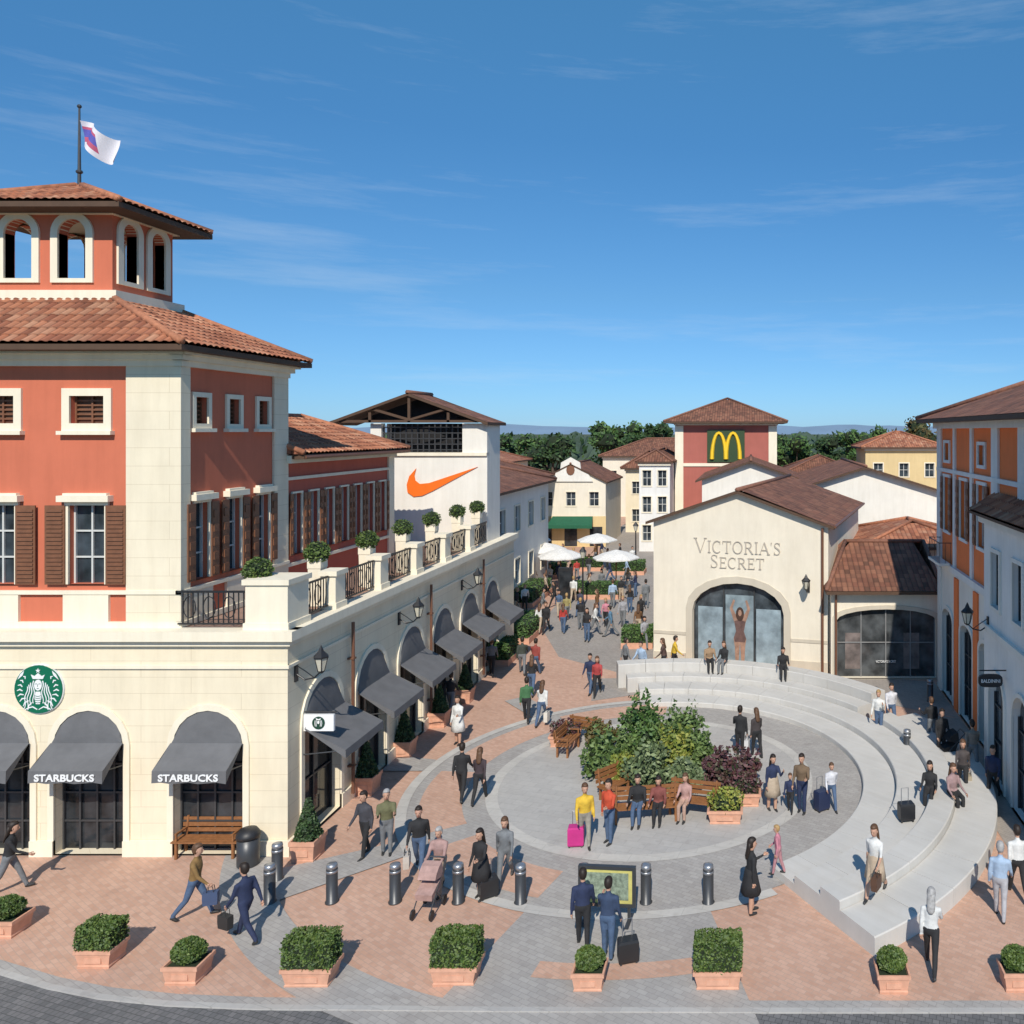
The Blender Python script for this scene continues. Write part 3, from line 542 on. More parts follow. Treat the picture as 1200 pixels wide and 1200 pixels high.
# ---------------------------------------------------------------- generic houses
def house(name,label,x0,y0,w,d,h,zr,rt,wm,tm,rows=(),cols=0,ww=.9,whh=1.3,cat='building',rot=0,ground=None,ov=.5,shut=False,side=None):
    c,s=math.cos(rot),math.sin(rot); P=lambda a,b:(x0+a*c-b*s,y0+a*s+b*c)
    root=thing(name,label,cat,(*P(w/2,d/2),0)); fr=Fr(P(0,0),P(w,0)); ri=Fr(P(w,0),P(w,d)); le=Fr(P(0,d),P(0,0)); ba=Fr(P(w,d),P(0,d))
    hs=[(w*(i+.5)/cols,z,ww,whh,0) for z in rows for i in range(cols)] if cols else []
    mb=MB(); g=rt=='gable'; panel(mb,fr,[(0,0),(w,0),(w,h),(w/2,zr-.12),(0,h)] if g else (0,w,0,h),hs)
    for q in (ri,le): 
        n=int(q.L/3.2); on=side and q is (ri if side=='r' else le); panel(mb,q,(0,q.L,0,h),[(q.L*(i+.5)/n,z,ww,whh,0) for z in rows for i in range(n)] if on else [])
        if on:
            for z in rows:
                for i in range(n): window(root,q,(q.L*(i+.5)/n,z,ww,whh,0),m_fr,m_gl,m_trim,.1,(1,1),shut=shut)
    panel(mb,ba,(0,w,0,h)); mb.build('wall',wm,root)
    for hh in hs: window(root,fr,hh,m_fr,m_gl,m_trim,.1,(1,1),shut=shut)
    if ground: MB().wb(fr,-.03,w+.03,0,ground[0],.0,.05).build('ground_storey',ground[1],root)
    if g: gable_roof(root,fr,w,d,h+.05,zr,ov,tm)
    elif rt=='hip':
        e=[V((*P(-ov,-ov),h)),V((*P(w+ov,-ov),h)),V((*P(w+ov,d+ov),h)),V((*P(-ov,d+ov),h))]
        if w>=d: m=d/2; t=[V((*P(m,d/2),zr)),V((*P(w-m,d/2),zr)),V((*P(w-m,d/2+.02),zr)),V((*P(m,d/2+.02),zr))]
        else: m=w/2; t=[V((*P(w/2-.01,m),zr)),V((*P(w/2+.01,m),zr)),V((*P(w/2+.01,d-m),zr)),V((*P(w/2-.01,d-m),zr))]
        roof(root,e,t,tm)
        MB().wb(fr,-.1,w+.1,h-.35,h-.17,0,.2).build('cornice',m_trim,root)
    return root,fr
house('shop_house','white gabled building behind the ivory shop with broad brown roof',2.0,55,11.5,14,6.7,8.6,'gable',m_white,T_br)
house('shop_house','white gabled building left of the broad roof, behind the ivory shop',-3.8,63,7.6,12,7.2,8.7,'gable',m_white,T_br)
house('shop_house','white block with orange tiled roof behind the low dark window shop',6.3,43,5.6,7,4.9,5.9,'hip',m_white,T_or)
m_dusk=stucco('dusky_red_render',(.42,.13,.10))
mt,mf=house('red_tower_building','red square tower with brown pyramid roof and yellow arches sign',-7.3,78,9.8,9.8,11.9,14.3,'hip',m_dusk,T_br,ov=1.0)
for a,b in ((0,.8),(9.0,9.8)): MB().wb(mf,a,b,0,11.5,0,.08).build('pilaster',m_trim,mt)
MB().wb(mf,.8,9.0,7.6,7.9,0,.1).build('wall_band',m_trim,mt)
ms=thing('arches_sign','dark green sign board with yellow double arches on the red tower','sign',mf.p(4.9,8.2,.1))
MB().wb(mf,3.1,6.7,8.0,11.1,.1,.2).build('board',mat('board_green',(.03,.06,.02),.5,.05,3,0),ms)
mb=MB()
for sd in (-1,1):
    pts=[mf.p(4.9+sd*.68+.66*math.cos(t),8.3+(2.5*math.sin(t)),.27) for t in [k*math.pi/12 for k in range(13)]]; mb.tube(pts,[.20-.05*math.sin(k*math.pi/12) for k in range(13)],6)
mb.build('double_arches',mat('sign_yellow',(.85,.55,.02),.5,.03,3,0),ms)
house('side_tower','cream and grey block attached left of the red square tower',-10.2,74,2.8,10,8.2,9.2,'hip',m_grey,T_br,(1,3.6,6.0),2,.8,1.4,ov=.3)
h4,f4=house('curved_gable_house','small white house with ornate gable, yellow ground storey and green awning',-20.4,77,6.6,9,6.2,7.9,'gable',m_ivory,T_br,(3.9,),3,.9,1.3,ov=.2,ground=(2.9,m_yellow))
MB().poly(f4,[(1.2,6.2),(5.4,6.2),(5.0,6.9),(4.3,7.2),(4.2,8.0),(3.3,8.5),(2.4,8.0),(2.3,7.2),(1.6,6.9)],.0,.15).build('gable_ornament',m_white,h4)
MB().poly(f4,[(3.3+.4*math.cos(t),7.3+.5*math.sin(t)) for t in [k*math.pi/6 for k in range(12)]],.15,.2).build('emblem',m_shut,h4)
mb=MB(); p=f4.p; mb.add([p(1.6,2.9,.1),p(5.4,2.9,.1),p(5.6,2.2,1.5),p(1.4,2.2,1.5),p(5.6,1.9,1.5),p(1.4,1.9,1.5)],[(0,1,2,3),(3,2,4,5)]); mb.add([p(1.6,2.9,.1),p(1.4,2.2,1.5),p(1.4,1.9,1.5),p(1.5,1.9,.1)],[(0,1,2,3)]); mb.build('awning',mat('green_canvas',(.01,.10,.05),.8),h4)
for s_ in (.9,3.3,5.7): MB().wb(f4,s_-.6,s_+.6,.06,1.9,.05,.07).build('shop_window',m_gl2,h4)
house('terrace_shop','long white shop with brown hipped roof beyond the arcade end',-24,44,9.0,16,7.4,9.0,'hip',m_white,T_br,(1.2,4.6),2,1.1,1.6,side='r')
house('back_shop','low white shop under brown hipped roof left of the ornate gable house',-33,66,14,10,6.9,8.9,'hip',m_white,T_br,(4,),5)
house('back_shop','cream shop with brown roof right of the ornate gable house',-13.6,88,4.6,10,7.0,8.8,'hip',m_cream,T_br,(1.2,4.2),2)
house('back_shop','pale house closing the far end of the street',-19,104,16,10,7.8,10,'hip',m_ivory,T_br,(1.2,4.6),6)
house('back_shop','wide cream shop with reddish roof far behind the loggia building',-60,95,30,14,7.2,9.6,'hip',m_cream,T_or,(4,),7)
house('yellow_house','distant yellow house with orange hipped roof on the right',11.3,80,7.6,7,9.4,10.9,'hip',m_yellow,T_or,(3,6.5),3)
house('back_shop','distant cream shop with orange roof right of the yellow house',22,95,18,10,7.5,9.4,'hip',m_cream,T_or,(4,),5)
house('back_shop','white shop with brown roof between the red tower and yellow house',3.5,84,8,10,6.5,8.3,'hip',m_white,T_br,(4,),3)
# ---------------------------------------------------------------- right buildings
rb=thing('orange_building','tall orange and white building with small balcony at the right edge','building',(10,28,0))
rf=Fr((8.1,35),(8.1,19)); rbk=Fr((14,35),(8.1,35))
rw=[(s,6.9,.95,2.2,0) for s in (1.6,4.2,6.6)]+[(s,9.8,.8,.7,0) for s in (1.6,6.6,12.2)]; rg=[(s,.06,1.7,3.6,.5) for s in (1.7,4.6,7.2)]
mb=MB(); panel(mb,rf,(0,16,5.4,11.5),rw); panel(mb,rbk,(0,5.9,0,11.5)); mb.build('wall',m_orange,rb)
mb=MB(); panel(mb,rf,(0,16,0,5.4),rg,.3); mb.build('ground_wall',m_white,rb)
for a,b in ((0,.7),(2.75,3.05),(5.25,5.55),(7.9,8.6),(10.6,11.2),(13.5,14)): MB().wb(rf,a,b,5.55,11.1,0,.08).build('pilaster',m_grey,rb)
for a,b,c_ in ((5.35,5.6,.15),(11.1,11.4,.25),(9.3,9.45,.1)): MB().wb(rf,0,16,a,b,0,c_).build('cornice',m_grey,rb)
for s in (.35,3.15,5.9,8.4): MB().wb(rf,s-.3,s+.28,.0,5.2,0,.06).build('ground_pilaster',m_orange if s in (3.15,5.9) else m_white,rb)
for h in rw: window(rb,rf,h,m_fr,m_gl,m_grey,.12,(1,1),shut=h[3]>1 and .34)
for h in rg: window(rb,rf,h,m_frd,m_gl2,m_white,.15,(2,2),name='shop_door',gb=0)
roof(rb,[(7.3,35.8,11.5),(7.3,18,11.5),(15,18,11.5),(15,35.8,11.5)],[(11.5,31.6,13.1),(11.5,20,13.1),(11.6,20,13.1),(11.6,31.6,13.1)],T_br)
MB().wb(rf,.7,2.6,5.6,5.70,.15,.6).build('balcony_floor',m_white,rb)
mb=MB(); mb.wb(rf,.7,2.6,6.5,6.53,.55,.58)
for e_ in (.71,2.57): mb.wb(rf,e_,e_+.02,6.5,6.53,.08,.55); [mb.wb(rf,e_,e_+.015,5.7,6.5,d_,d_+.015) for d_ in (.1,.32,.55)]
for i in range(9): s=.8+i*.2; mb.wb(rf,s,s+.015,5.70,6.5,.555,.57)
mb.build('balcony_railing',m_iron,rb)
r2=thing('grey_annex','white grey annex with reddish tiled roof at right frame edge','building',(7.8,23,0))
A2=7.62; r2f=Fr((A2,26.5),(A2,18)); r2b=Fr((8.08,26.5),(A2,26.5)); r2h=[(s,5.5,.8,1.7,0) for s in (1.3,3.4,5.5)]+[(s,.06,1.5,3.4,1) for s in (1.4,3.7,6)]
mb=MB(); panel(mb,r2f,(0,8.5,0,8.3),r2h,.3); panel(mb,r2b,(0,.46,0,8.3)); mb.build('wall',m_grey,r2)
for h in r2h: window(r2,r2f,h,m_frd,m_gl,m_white,.12,(1,2),gb=None if h[3]<2 else 0)
MB().wb(r2f,0,8.5,4.6,4.8,0,.12).build('cornice',m_white,r2); MB().wb(r2f,0,8.5,8.05,8.3,0,.2).build('cornice',m_white,r2)
ex=7.2; mb=MB(); tface(mb,(ex,26.8,8.4),(ex,18,8.4),(8.08,18,8.95),(8.08,26.8,8.95),fine=True); mb.add([(ex,26.8,8.38),(ex,18,8.38),(ex,18,8.3),(ex,26.8,8.3),(8.08,26.8,8.3),(8.08,18,8.3),(8.08,26.8,8.92)],[(0,1,2,3),(3,2,5,4),(0,3,4,6)],1); mb.build('roof',[T_or,m_eave],r2)
hS=2.3; hs=thing('hanging_sign','black oval hanging sign on bracket beside the grey annex','sign',r2f.p(hS,3.5,0)); MB().tube([r2f.p(hS,3.85,0),r2f.p(hS,3.85,.8)],.02,6).build('bracket',m_iron,hs)
q=Fr(tuple(r2f.p(hS,0,.85).xy),tuple(r2f.p(hS,0,.1).xy)); MB().poly(q,[(.375+.36*math.copysign(abs(math.cos(t))**.5,math.cos(t)),3.55+.19*math.copysign(abs(math.sin(t))**.6,math.sin(t))) for t in [k*math.pi/12+.01 for k in range(24)]],-.04,.04).build('panel',m_blk,hs); text(hs,'BALDININI',q,.375,3.55,.05,.56,.10,m_let)
# ---------------------------------------------------------------- amphitheatre
am=thing('stone_amphitheatre','curved pale stone stepped seating sweeping around the planted circle','amphitheatre',C)
for r0,r1,z,a0,a1 in ((6.6,7.6,.20,-57,98),(7.6,8.6,.41,-57,101),(8.6,9.3,.62,-57,27),(8.6,9.3,.62,34,104)): solid(MB(),r0,r1,a0,a1,-.02,z).build('tier',m_stone,am)
solid(MB(),9.3,10.45,-57,27,-.02,.42).build('outer_step',m_stone,am)
solid(MB(),9.3,10.0,34,106,-.02,1.0).build('back_wall',m_stone,am)
# ---------------------------------------------------------------- plants
def boxgen(c,a,b,h):
    def g():
        f=rnd.random(); x,y,z=U(-a,a),U(-b,b),U(0,h)
        if f<.35: z=h
        elif f<.6: y=-b
        elif f<.8: x=a*rnd.choice((-1,1))
        else: y=b
        j=.022; return V((c[0]+x+U(-j,j),c[1]+y+U(-j,j),c[2]+z+U(-j,j)+.03*noise.noise(V((x*4+c[0],y*4,z)))))
    return g
def ballgen(c,r,k=.12):
    def g():
        d=V((rnd.gauss(0,1),rnd.gauss(0,1),rnd.gauss(0,1))).normalized(); q=U(1-k,1.04)*(1+.14*noise.noise(d*2.2+V(c)))
        return V((c[0]+d.x*r[0]*q,c[1]+d.y*r[1]*q,c[2]+d.z*r[2]*q))
    return g
def pot(root,c,a,h,b=None,m=None):
    b=b or a; mb=MB(); x,y,z=c
    def rg(k,zz): return [(x-a*k,y-b*k,z+zz),(x+a*k,y-b*k,z+zz),(x+a*k,y+b*k,z+zz),(x-a*k,y+b*k,z+zz)]
    mb.loft([rg(.84,0),rg(.86,.05*h/.45),rg(.82,.07),rg(.93,h*.78),rg(1.0,h*.8),rg(1.0,h),rg(.88,h),rg(.86,h-.05)])
    if a>.3: mb.box(x-a*.45,x+a*.45,y-b*.93,y-b*.86,z+h*.3,z+h*.6)
    mb.build('pot',m or m_terr,root); MB().box(x-a*.85,x+a*.85,y-b*.85,y+b*.85,z+h-.09,z+h-.045).build('soil',m_core,root)
def hedge_planter(u,v,a,hh,shape,label,b=None,leaf=None,grp='terracotta planters along the kerb',n=2800,h=.38):
    c=G(u,v); th_=math.atan2(c.x,c.y); a*=.25+.75*math.cos(th_); bb=(b or .27 if shape=='box' else a*.8)
    r=thing('hedge_planter',label,'planter',(0,0,0),grp); pot(r,(0,0,0),a,h,bb); mb=MB()
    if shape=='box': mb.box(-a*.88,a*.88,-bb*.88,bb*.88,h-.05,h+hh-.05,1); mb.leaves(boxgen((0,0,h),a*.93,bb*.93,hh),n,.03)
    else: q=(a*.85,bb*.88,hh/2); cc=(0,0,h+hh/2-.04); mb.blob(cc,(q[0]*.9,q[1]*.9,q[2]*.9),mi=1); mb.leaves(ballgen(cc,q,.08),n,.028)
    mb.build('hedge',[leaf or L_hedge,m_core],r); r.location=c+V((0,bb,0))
hedge_planter(107,1137,.46,.42,'box','square terracotta planter with loose green shrub, second from left kerb end')
hedge_planter(209,1157,.42,.42,'ball','square terracotta planter with small round bush right of the loose shrub')
hedge_planter(357,1160,.56,.54,'box','terracotta planter with square clipped hedge in front of the corner shop')
hedge_planter(530,1158,.50,.54,'box','terracotta planter with square clipped hedge left of the notice board')
hedge_planter(688,1165,.33,.40,'ball','small terracotta planter with round bush just below the notice board')
hedge_planter(841,1163,.49,.54,'box','terracotta planter with square clipped hedge right of the black suitcase')
hedge_planter(1048,1167,.33,.42,'ball','small terracotta planter with round bush below the person in white shirt')
hedge_planter(1196,1165,.33,.42,'ball','small terracotta planter cut by the right frame edge')
hedge_planter(-6,1102,.46,.42,'ball','terracotta planter with shrub at the left frame edge')
def topiary(c,label,kind,grp=None,pz=.5,pa=.28,r=.3,hz=1.1,n=900,m=None):
    c=V(c); t=thing('potted_topiary',label,'potted plant',c,grp); pot(t,c,pa,pz,None,m)
    if kind=='cone':
        def g():
            k=rnd.random()**.6; a=U(0,6.283); q=r*(k)*U(.85,1.05)+.03; return V((c.x+q*math.cos(a),c.y+q*math.sin(a),c.z+pz+hz*(1-k)))
        mb=MB(); mb.lathe([(r*.85,pz),(.03,pz+hz)],c,10,1); mb.leaves(g,n,.04)
    else:
        mb=MB(); cc=(c.x,c.y,c.z+pz+hz); mb.blob(cc,(r*.86,)*3,mi=1,lump=.15); mb.leaves(ballgen(cc,(r,r,r*.9),.18),n,.04)
    mb.build('foliage',[L_hedge if kind=='ball' else L_dark,m_core],t)
names=['corner pier','first pier','second pier','third pier','fourth pier','fifth pier','last railing']
for i,(u,v,y) in enumerate(((302,665,21.5),(372,645,24.0),(430,631,26.9),(472,617,29.7),(506,607,32.4),(536,598,35.0),(559,593,36.8))):
    zc=H-(v-CY)/F*y-.06; topiary(((u-CX)/F*y,y,5.84),'clipped ball bush in a tall pot on the terrace by the '+names[i],'ball','ball bushes on the terrace',zc-5.84-.16,.2,.35,.16,800 if i<3 else 400,m_trim)
nm=['corner of the arcade','second arcade awning','third arcade awning','fourth arcade awning','fifth arcade awning']
for i,(u,v) in enumerate(((361,1005),(430,928),(474,885),(515,850),(545,822))): topiary(G(u,v),'dark conical shrub in terracotta pot at the '+nm[i],'cone','potted shrubs along the arcade',.55,.33,.3,1.0)
for i,(u,v,w_,dp,lb) in enumerate(((611,745,.9,1.8,'low clipped hedge bed where the arcade ends'),(620,703,.9,2.5,'low hedge bed in the street beyond the arcade'),(748,757,.8,.6,'clipped hedge beside the left side of the ivory shop'),(700,700,1.6,.7,'flowering hedge trough in the middle of the far street'),(590,775,.5,.9,'small hedge beside the last arcade awning'),(640,676,1.5,.8,'hedge trough by the parasol nearest the ornate gable house'),(735,672,1.4,.8,'hedge trough far down the street at right'),(688,668,1.2,.6,'small hedge trough at the far street end'))):
    c=G(u,v); r=thing('hedge_bed',lb,'hedge',c); MB().box(c.x-w_,c.x+w_,c.y-dp,c.y+dp,0,.3).build('trough',m_terr,r); mb=MB(); mb.box(c.x-w_*.9,c.x+w_*.9,c.y-dp*.9,c.y+dp*.9,.25,.95,1); mb.leaves(boxgen((c.x,c.y,.3),w_*.95,dp*.95,.7),1300,.06); mb.build('hedge',[L_mid,m_core],r)
shr=[(715,912,1.0,1.3,L_sh,'bushy green shrub at the left of the central bed'),(748,895,1.1,2.05,L_mid,'tallest green shrub in the central bed'),(792,893,1.05,1.75,L_sh,'green rounded shrub right of the tallest one'),(762,925,.95,1.25,L_sg,'sage green leafy shrub behind the wooden bench'),(815,905,.7,1.1,L_sh,'green shrub at right back of the central bed'),(846,928,.75,1.05,L_pur,'purple leaved shrub at the right of the bed'),(876,925,.5,.9,L_pur,'small dark red shrub farthest right in the bed'),(806,930,.6,.85,L_sg,'sage shrub behind the seated woman'),(700,880,.8,.85,L_brn,'brownish low shrub at the back left of the bed'),(790,915,.7,1.35,L_yel,'pale yellow green shrub in the middle of the bed'),(728,925,.5,.8,L_yel,'small yellow green shrub at the left front of the bed')]
for u,v,r_,h_,lf_,lb in shr:
    c=G(u,v); t=thing('shrub',lb,'shrub',c,'shrubs in the central bed'); mb=MB()
    for k in range(9):
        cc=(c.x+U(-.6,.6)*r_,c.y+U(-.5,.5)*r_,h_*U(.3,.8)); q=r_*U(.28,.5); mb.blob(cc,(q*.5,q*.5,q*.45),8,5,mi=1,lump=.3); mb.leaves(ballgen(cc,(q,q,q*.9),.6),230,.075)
    for k in range(14):
        a=U(0,6.283); q=V((math.cos(a)*.35*r_,math.sin(a)*.35*r_,h_*U(.9,1.15))); b0=c+V((U(-.4,.4)*r_,U(-.4,.4)*r_,.2))
        mb.leaves(lambda:b0+q*rnd.random()+V((U(-.07,.07),U(-.07,.07),0)),28,.08)
    mb.build('foliage',[lf_,m_core],t)
    MB().tube([c,c+V((0,0,h_*.5))],[.05,.03],6).build('stem',m_bark,t)
for u,v,lf_,lb in ((850,960,L_yel,'terracotta box planter with yellow green flowers near the seated woman'),(872,940,L_pur,'terracotta box planter with red foliage right of the bed'),(662,872,L_pur,'terracotta planter with red flowers left of the bed')):
    c=G(u,v); t=thing('flower_planter',lb,'planter',c); pot(t,c,.5,.4,.4); mb=MB(); mb.blob((c.x,c.y,.5),(.4,.32,.22),mi=1,lump=.2); mb.leaves(ballgen((c.x,c.y,.55),(.55,.45,.35),.5),700,.05); mb.build('foliage',[lf_,m_core],t)
def tree(x,y,h,r,lf_,label,grp,n=1500):
    c=V((x,y,0)); t=thing('tree',label,'tree',c,grp); mb=MB(); mb.tube([c,c+V((U(-.2,.2),0,h*.35)),c+V((U(-.3,.3),0,h*.8))],[.035*h,.025*h,.008*h],7)
    cr=MB()
    for k in range(11):
        a=U(0,6.283); q=r*U(.1,.75); cc=c+V((q*math.cos(a),q*math.sin(a),h*U(.42,.9))); rr=r*U(.28,.5)*(1.25-.5*(cc.z/h)); 
        if k<5: mb.tube([c+V((0,0,h*.35)),cc],[.013*h,.005*h],5)
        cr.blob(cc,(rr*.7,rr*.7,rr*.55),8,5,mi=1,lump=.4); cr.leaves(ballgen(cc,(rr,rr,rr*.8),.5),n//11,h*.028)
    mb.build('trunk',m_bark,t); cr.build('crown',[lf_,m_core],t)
tl=[(-29,118,10.8,5,L_dark),(-22,125,12.5,5.5,L_mid),(-17.5,120,11.5,3,L_dark),(-14.5,128,13.5,3.2,L_dark),(-36,130,11,6,L_mid),(-46,135,11,6,L_mid),(6.5,118,10.6,5,L_mid),(12,124,11.2,5,L_dark),(17,112,12,5.5,L_mid),(23,110,12.8,5.5,L_brn),(29,125,12,6,L_mid),(3,130,11,5,L_mid),(-56,140,11.5,6,L_dark)]
dsc=['dark dense','broad green','narrow dark','tallest narrow','wide green','spreading green','rounded green','dark rounded','leafy green','yellowing tall','bushy green','pale green','distant dark']
for i,a in enumerate(tl):
    side='left of' if a[0]<-8 else 'right of'; tree(*a,f'{dsc[i]} tree on the skyline {side} the red square tower'+('' if i not in (4,5,12) else ', behind the loggia building'),'trees on the skyline')
mb=MB()
for i in range(420):
    y=150+350*rnd.random()**1.3; x=U(-.75,.42)*y*1.15; hh=U(7.5,10.8); cc=(x,y,hh*.5); rr=U(3,6); mb.blob(cc,(rr*.9,rr*.9,hh*.46),8,5,mi=1,lump=.4); mb.leaves(ballgen(cc,(rr,rr,hh*.5),.3),45,.9)
tag(mb.build('woodland',[L_dark,mat('wood_mass',(.05,.08,.055),.95,.3,.3)]),'far-off green woodland along the horizon','woodland',None,'stuff')
# ---------------------------------------------------------------- street furniture
def boll(c,label):
    t=thing('bollard',label,'bollard',c,'steel bollards'); MB().lathe([(.15,0),(.15,.03),(.125,.04),(.125,.78),(.12,.8)],c,16).build('post',m_darkm,t,True); MB().lathe([(.13,.70),(.13,.76)],c,16).build('band',m_steel,t,True); MB().lathe([(.115,.79),(.125,.84),(.115,.89),(.06,.91)],c,16).build('cap',m_steel,t,True)
bl=[(325,1031,'bollard close to the litter bin, rear of the leftmost pair'),(316,1058,'bollard in front of the leftmost pair near the litter bin'),(389,1057,'bollard below the arcade corner, second along the row'),(463,1057,'bollard in the row just left of the pink stroller'),(537,1057,'bollard between the pink stroller and the person in black'),(610,1058,'bollard right of the person in grey jacket'),(684,1058,'bollard behind the left side of the notice board'),(757,1058,'bollard just right of the notice board'),(830,1058,'bollard left of the person in black dress'),(1063,886,'bollard on the brick paving behind the right curved seating'),(1090,822,'bollard beside the low shop window'),(1026,832,'bollard behind the curved seating near the white shirts')]
for u,v,lb in bl: boll(G(u,v),lb)
c=G(291,1014); t=thing('litter_bin','dark cylindrical litter bin outside the corner shop','bin',c); MB().lathe([(.24,0),(.26,.05),(.26,.72)],c,18).build('body',m_darkm,t,True); MB().lathe([(.28,.72),(.28,.8),(.2,.92),(.05,.95)],c,18).build('lid',m_blk,t,True)
def bench(c,rot,label,L=1.8,cat='bench'):
    t=thing('bench',label,cat,(0,0,0)); 
    mb=MB(); [mb.box(-L/2,L/2,-.22+.115*i,-.13+.115*i,.42,.455) for i in range(4)]; mb.build('seat',m_wood,t)
    mb=MB(); [mb.box(-L/2,L/2,.235+.02*i,.265+.02*i,.52+.13*i,.62+.13*i) for i in range(3)]; mb.build('backrest',m_wood,t)
    for sd in (-1,1):
        x=sd*(L/2-.12); mb=MB(); mb.box(x-.03,x+.03,-.2,-.14,0,.42); mb.box(x-.03,x+.03,.16,.22,0,.42); mb.tube([(x,.2,.4),(x,.29,.92)],.03,6); mb.box(x-.025,x+.025,-.2,.24,.62,.66); mb.box(x-.02,x+.02,-.19,-.15,.42,.62); mb.build('leg',m_wood,t)
    t.location=c; t.rotation_euler=(0,0,rot)
bench(G(757,962),R(8),'wooden slatted bench with backrest in front of the central shrubs',1.9); bench(G(812,955),R(-14),'wooden bench carrying the seated woman beside the flowers',1.5)
bench(G(666,882),R(80),'wooden bench at the left of the central bed',1.2); bench(G(245,1003),0,'brown wooden bench against the corner shop arch',1.7); bench(G(690,866),R(160),'wooden bench behind the shrubs at left back',1.2); bench(G(720,935),R(50),'wooden bench between red shirt person and the shrubs',1.0)
def wlamp(fr,s,z,label):
    t=thing('wall_lantern',label,'wall lamp',fr.p(s,z,0),'wall lanterns'); mb=MB(); p=fr.p
    mb.wb(fr,s-.06,s+.06,z-.55,z-.05,0,.05); mb.tube([p(s,z-.35,.03),p(s,z-.5,.25),p(s,z-.45,.5),p(s,z-.28,.68)],.022,6); mb.tube([p(s,z-.12,.03),p(s,z-.3,.3),p(s,z-.45,.5)],.014,5); mb.build('bracket',m_iron,t)
    c=p(s,z-.28,.68); MB().lathe([(.08,0),(.17,.36)],c,6).build('lamp_glass',m_lamp,t); mb=MB(); mb.lathe([(.20,.36),(.2,.4),(.08,.52),(.05,.6),(.01,.68)],c,6); mb.lathe([(.04,-.05),(.09,.0),(.09,.02)],c,6)
    for k in range(6): a=math.pi/3*k; mb.tube([c+V((.085*math.cos(a),.085*math.sin(a),0)),c+V((.175*math.cos(a),.175*math.sin(a),.37))],.012,4)
    mb.build('lamp_cage',m_iron,t)
wlamp(af,.35,4.95,'black wall lantern at the near corner of the arcade'); wlamp(af,6.6,4.95,'black wall lantern midway along the arcade'); wlamp(af,12.6,4.95,'black wall lantern near the far arcade awnings'); wlamp(vf,7.5,4.2,'black wall lantern on the ivory gabled shop'); wlamp(r2f,.5,5.1,'black wall lantern on the grey annex at right')
t=thing('hanging_sign','white hanging sign with round dark emblem near arcade corner','sign',af.p(.6,3.2,0)); q=Fr((-11.95,21.7),(-11.15,21.7)); MB().wb(q,0,.8,2.98,3.42,-.04,.04).build('panel',m_wp,t); disc(q,.4,3.2,.17,.03,.055,20).build('emblem',mat('emblem_green',(.01,.05,.03),.5,.03,3,0),t)
mb=MB(); [mb.rib(q,[(.4+sd*(.05+.035*k),3.27),(.4+sd*(.06+.035*k),3.19),(.4+sd*(.05+.03*k),3.11)],.014,.055,.06) for sd in (-1,1) for k in (0,1)]; mb.poly(q,[(.4+.03*math.cos(t_),3.22+.045*math.sin(t_)) for t_ in [k*math.pi/5 for k in range(10)]],.055,.06); mb.poly(q,[(.35,3.28),(.45,3.28),(.47,3.33),(.4,3.305),(.33,3.33)],.055,.06); mb.build('emblem_figure',m_wp,t)
MB().tube([(-12,21.7,3.48),(-11.1,21.7,3.48)],.02,6).build('bracket',m_iron,t)
c=G(712,1078); t=thing('notice_board','framed notice board with yellow border and stand among bollards','notice board',c); bf=Fr((c.x-.65,c.y),(c.x+.65,c.y-.1))
mb=MB(); mb.wb(bf,0,1.3,.35,.42,-.05,.05); mb.wb(bf,0,1.3,1.18,1.25,-.05,.05); mb.wb(bf,0,.07,.42,1.18,-.05,.05); mb.wb(bf,1.23,1.3,.42,1.18,-.05,.05); mb.build('frame',m_darkm,t)
mb=MB(); mb.wb(bf,.07,1.23,.42,1.18,-.03,.02); mb.build('board',mat('board_yellow',(.55,.50,.16),.5,.2,3,0),t); mb=MB(); mb.wb(bf,.16,1.14,.5,1.1,.02,.03); mb.build('poster',mat('board_print',(.22,.27,.2),.5,.6,9,0),t)
for s in (.15,1.15): mb=MB(); mb.wb(bf,s-.03,s+.03,0,.35,-.03,.03); mb.wb(bf,s-.05,s+.05,0,.03,-.3,.3); mb.build('leg',m_darkm,t)
for u,v,lb in ((657,692,'white parasol on the left over the far street cafe'),(722,694,'white parasol on the right over the far street cafe'),(640,683,'white parasol nearest the ornate gable house'),(700,668,'small white parasol at the far street end'),(622,668,'white parasol left of the green awning')):
    c=G(u,v); t=thing('parasol',lb,'parasol',c,'white parasols in the far street'); MB().tube([c,c+V((0,0,2.9))],.04,6).build('pole',m_wood,t); mb=MB(); mb.lathe([(1.6,2.3),(1.6,2.38),(.9,2.68),(.05,2.9)],c,8); mb.build('canopy',fab((.72,.70,.66)),t); MB().lathe([(.3,0),(.3,.08),(.06,.1)],c,8).build('base',m_darkm,t)
for u,v,h_,lb in ((683,712,3.6,'black street lamp post in the middle of the far street'),(612,690,4.0,'black street lamp beside the shops beyond the arcade'),(745,672,3.8,'black street lamp far down the street at right')):
    c=G(u,v); t=thing('street_lamp',lb,'street lamp',c,'street lamps'); MB().lathe([(.16,0),(.14,.3),(.06,.5),(.045,h_-.6),(.08,h_-.5)],c,10).build('post',m_iron,t); MB().lathe([(.1,h_-.5),(.2,h_-.1)],c,6).build('lamp_glass',m_lamp,t); MB().lathe([(.24,h_-.1),(.1,h_+.08),(.01,h_+.2)],c,6).build('lamp_cap',m_iron,t)
c=G(663,703); t=thing('information_totem','tall black information totem in the far street','totem',c); MB().box(c.x-.45,c.x+.45,c.y-.12,c.y+.12,.0,2.1).build('body',m_blk,t); MB().box(c.x-.36,c.x+.36,c.y-.13,c.y-.123,.5,1.9).build('screen',m_gl2,t)
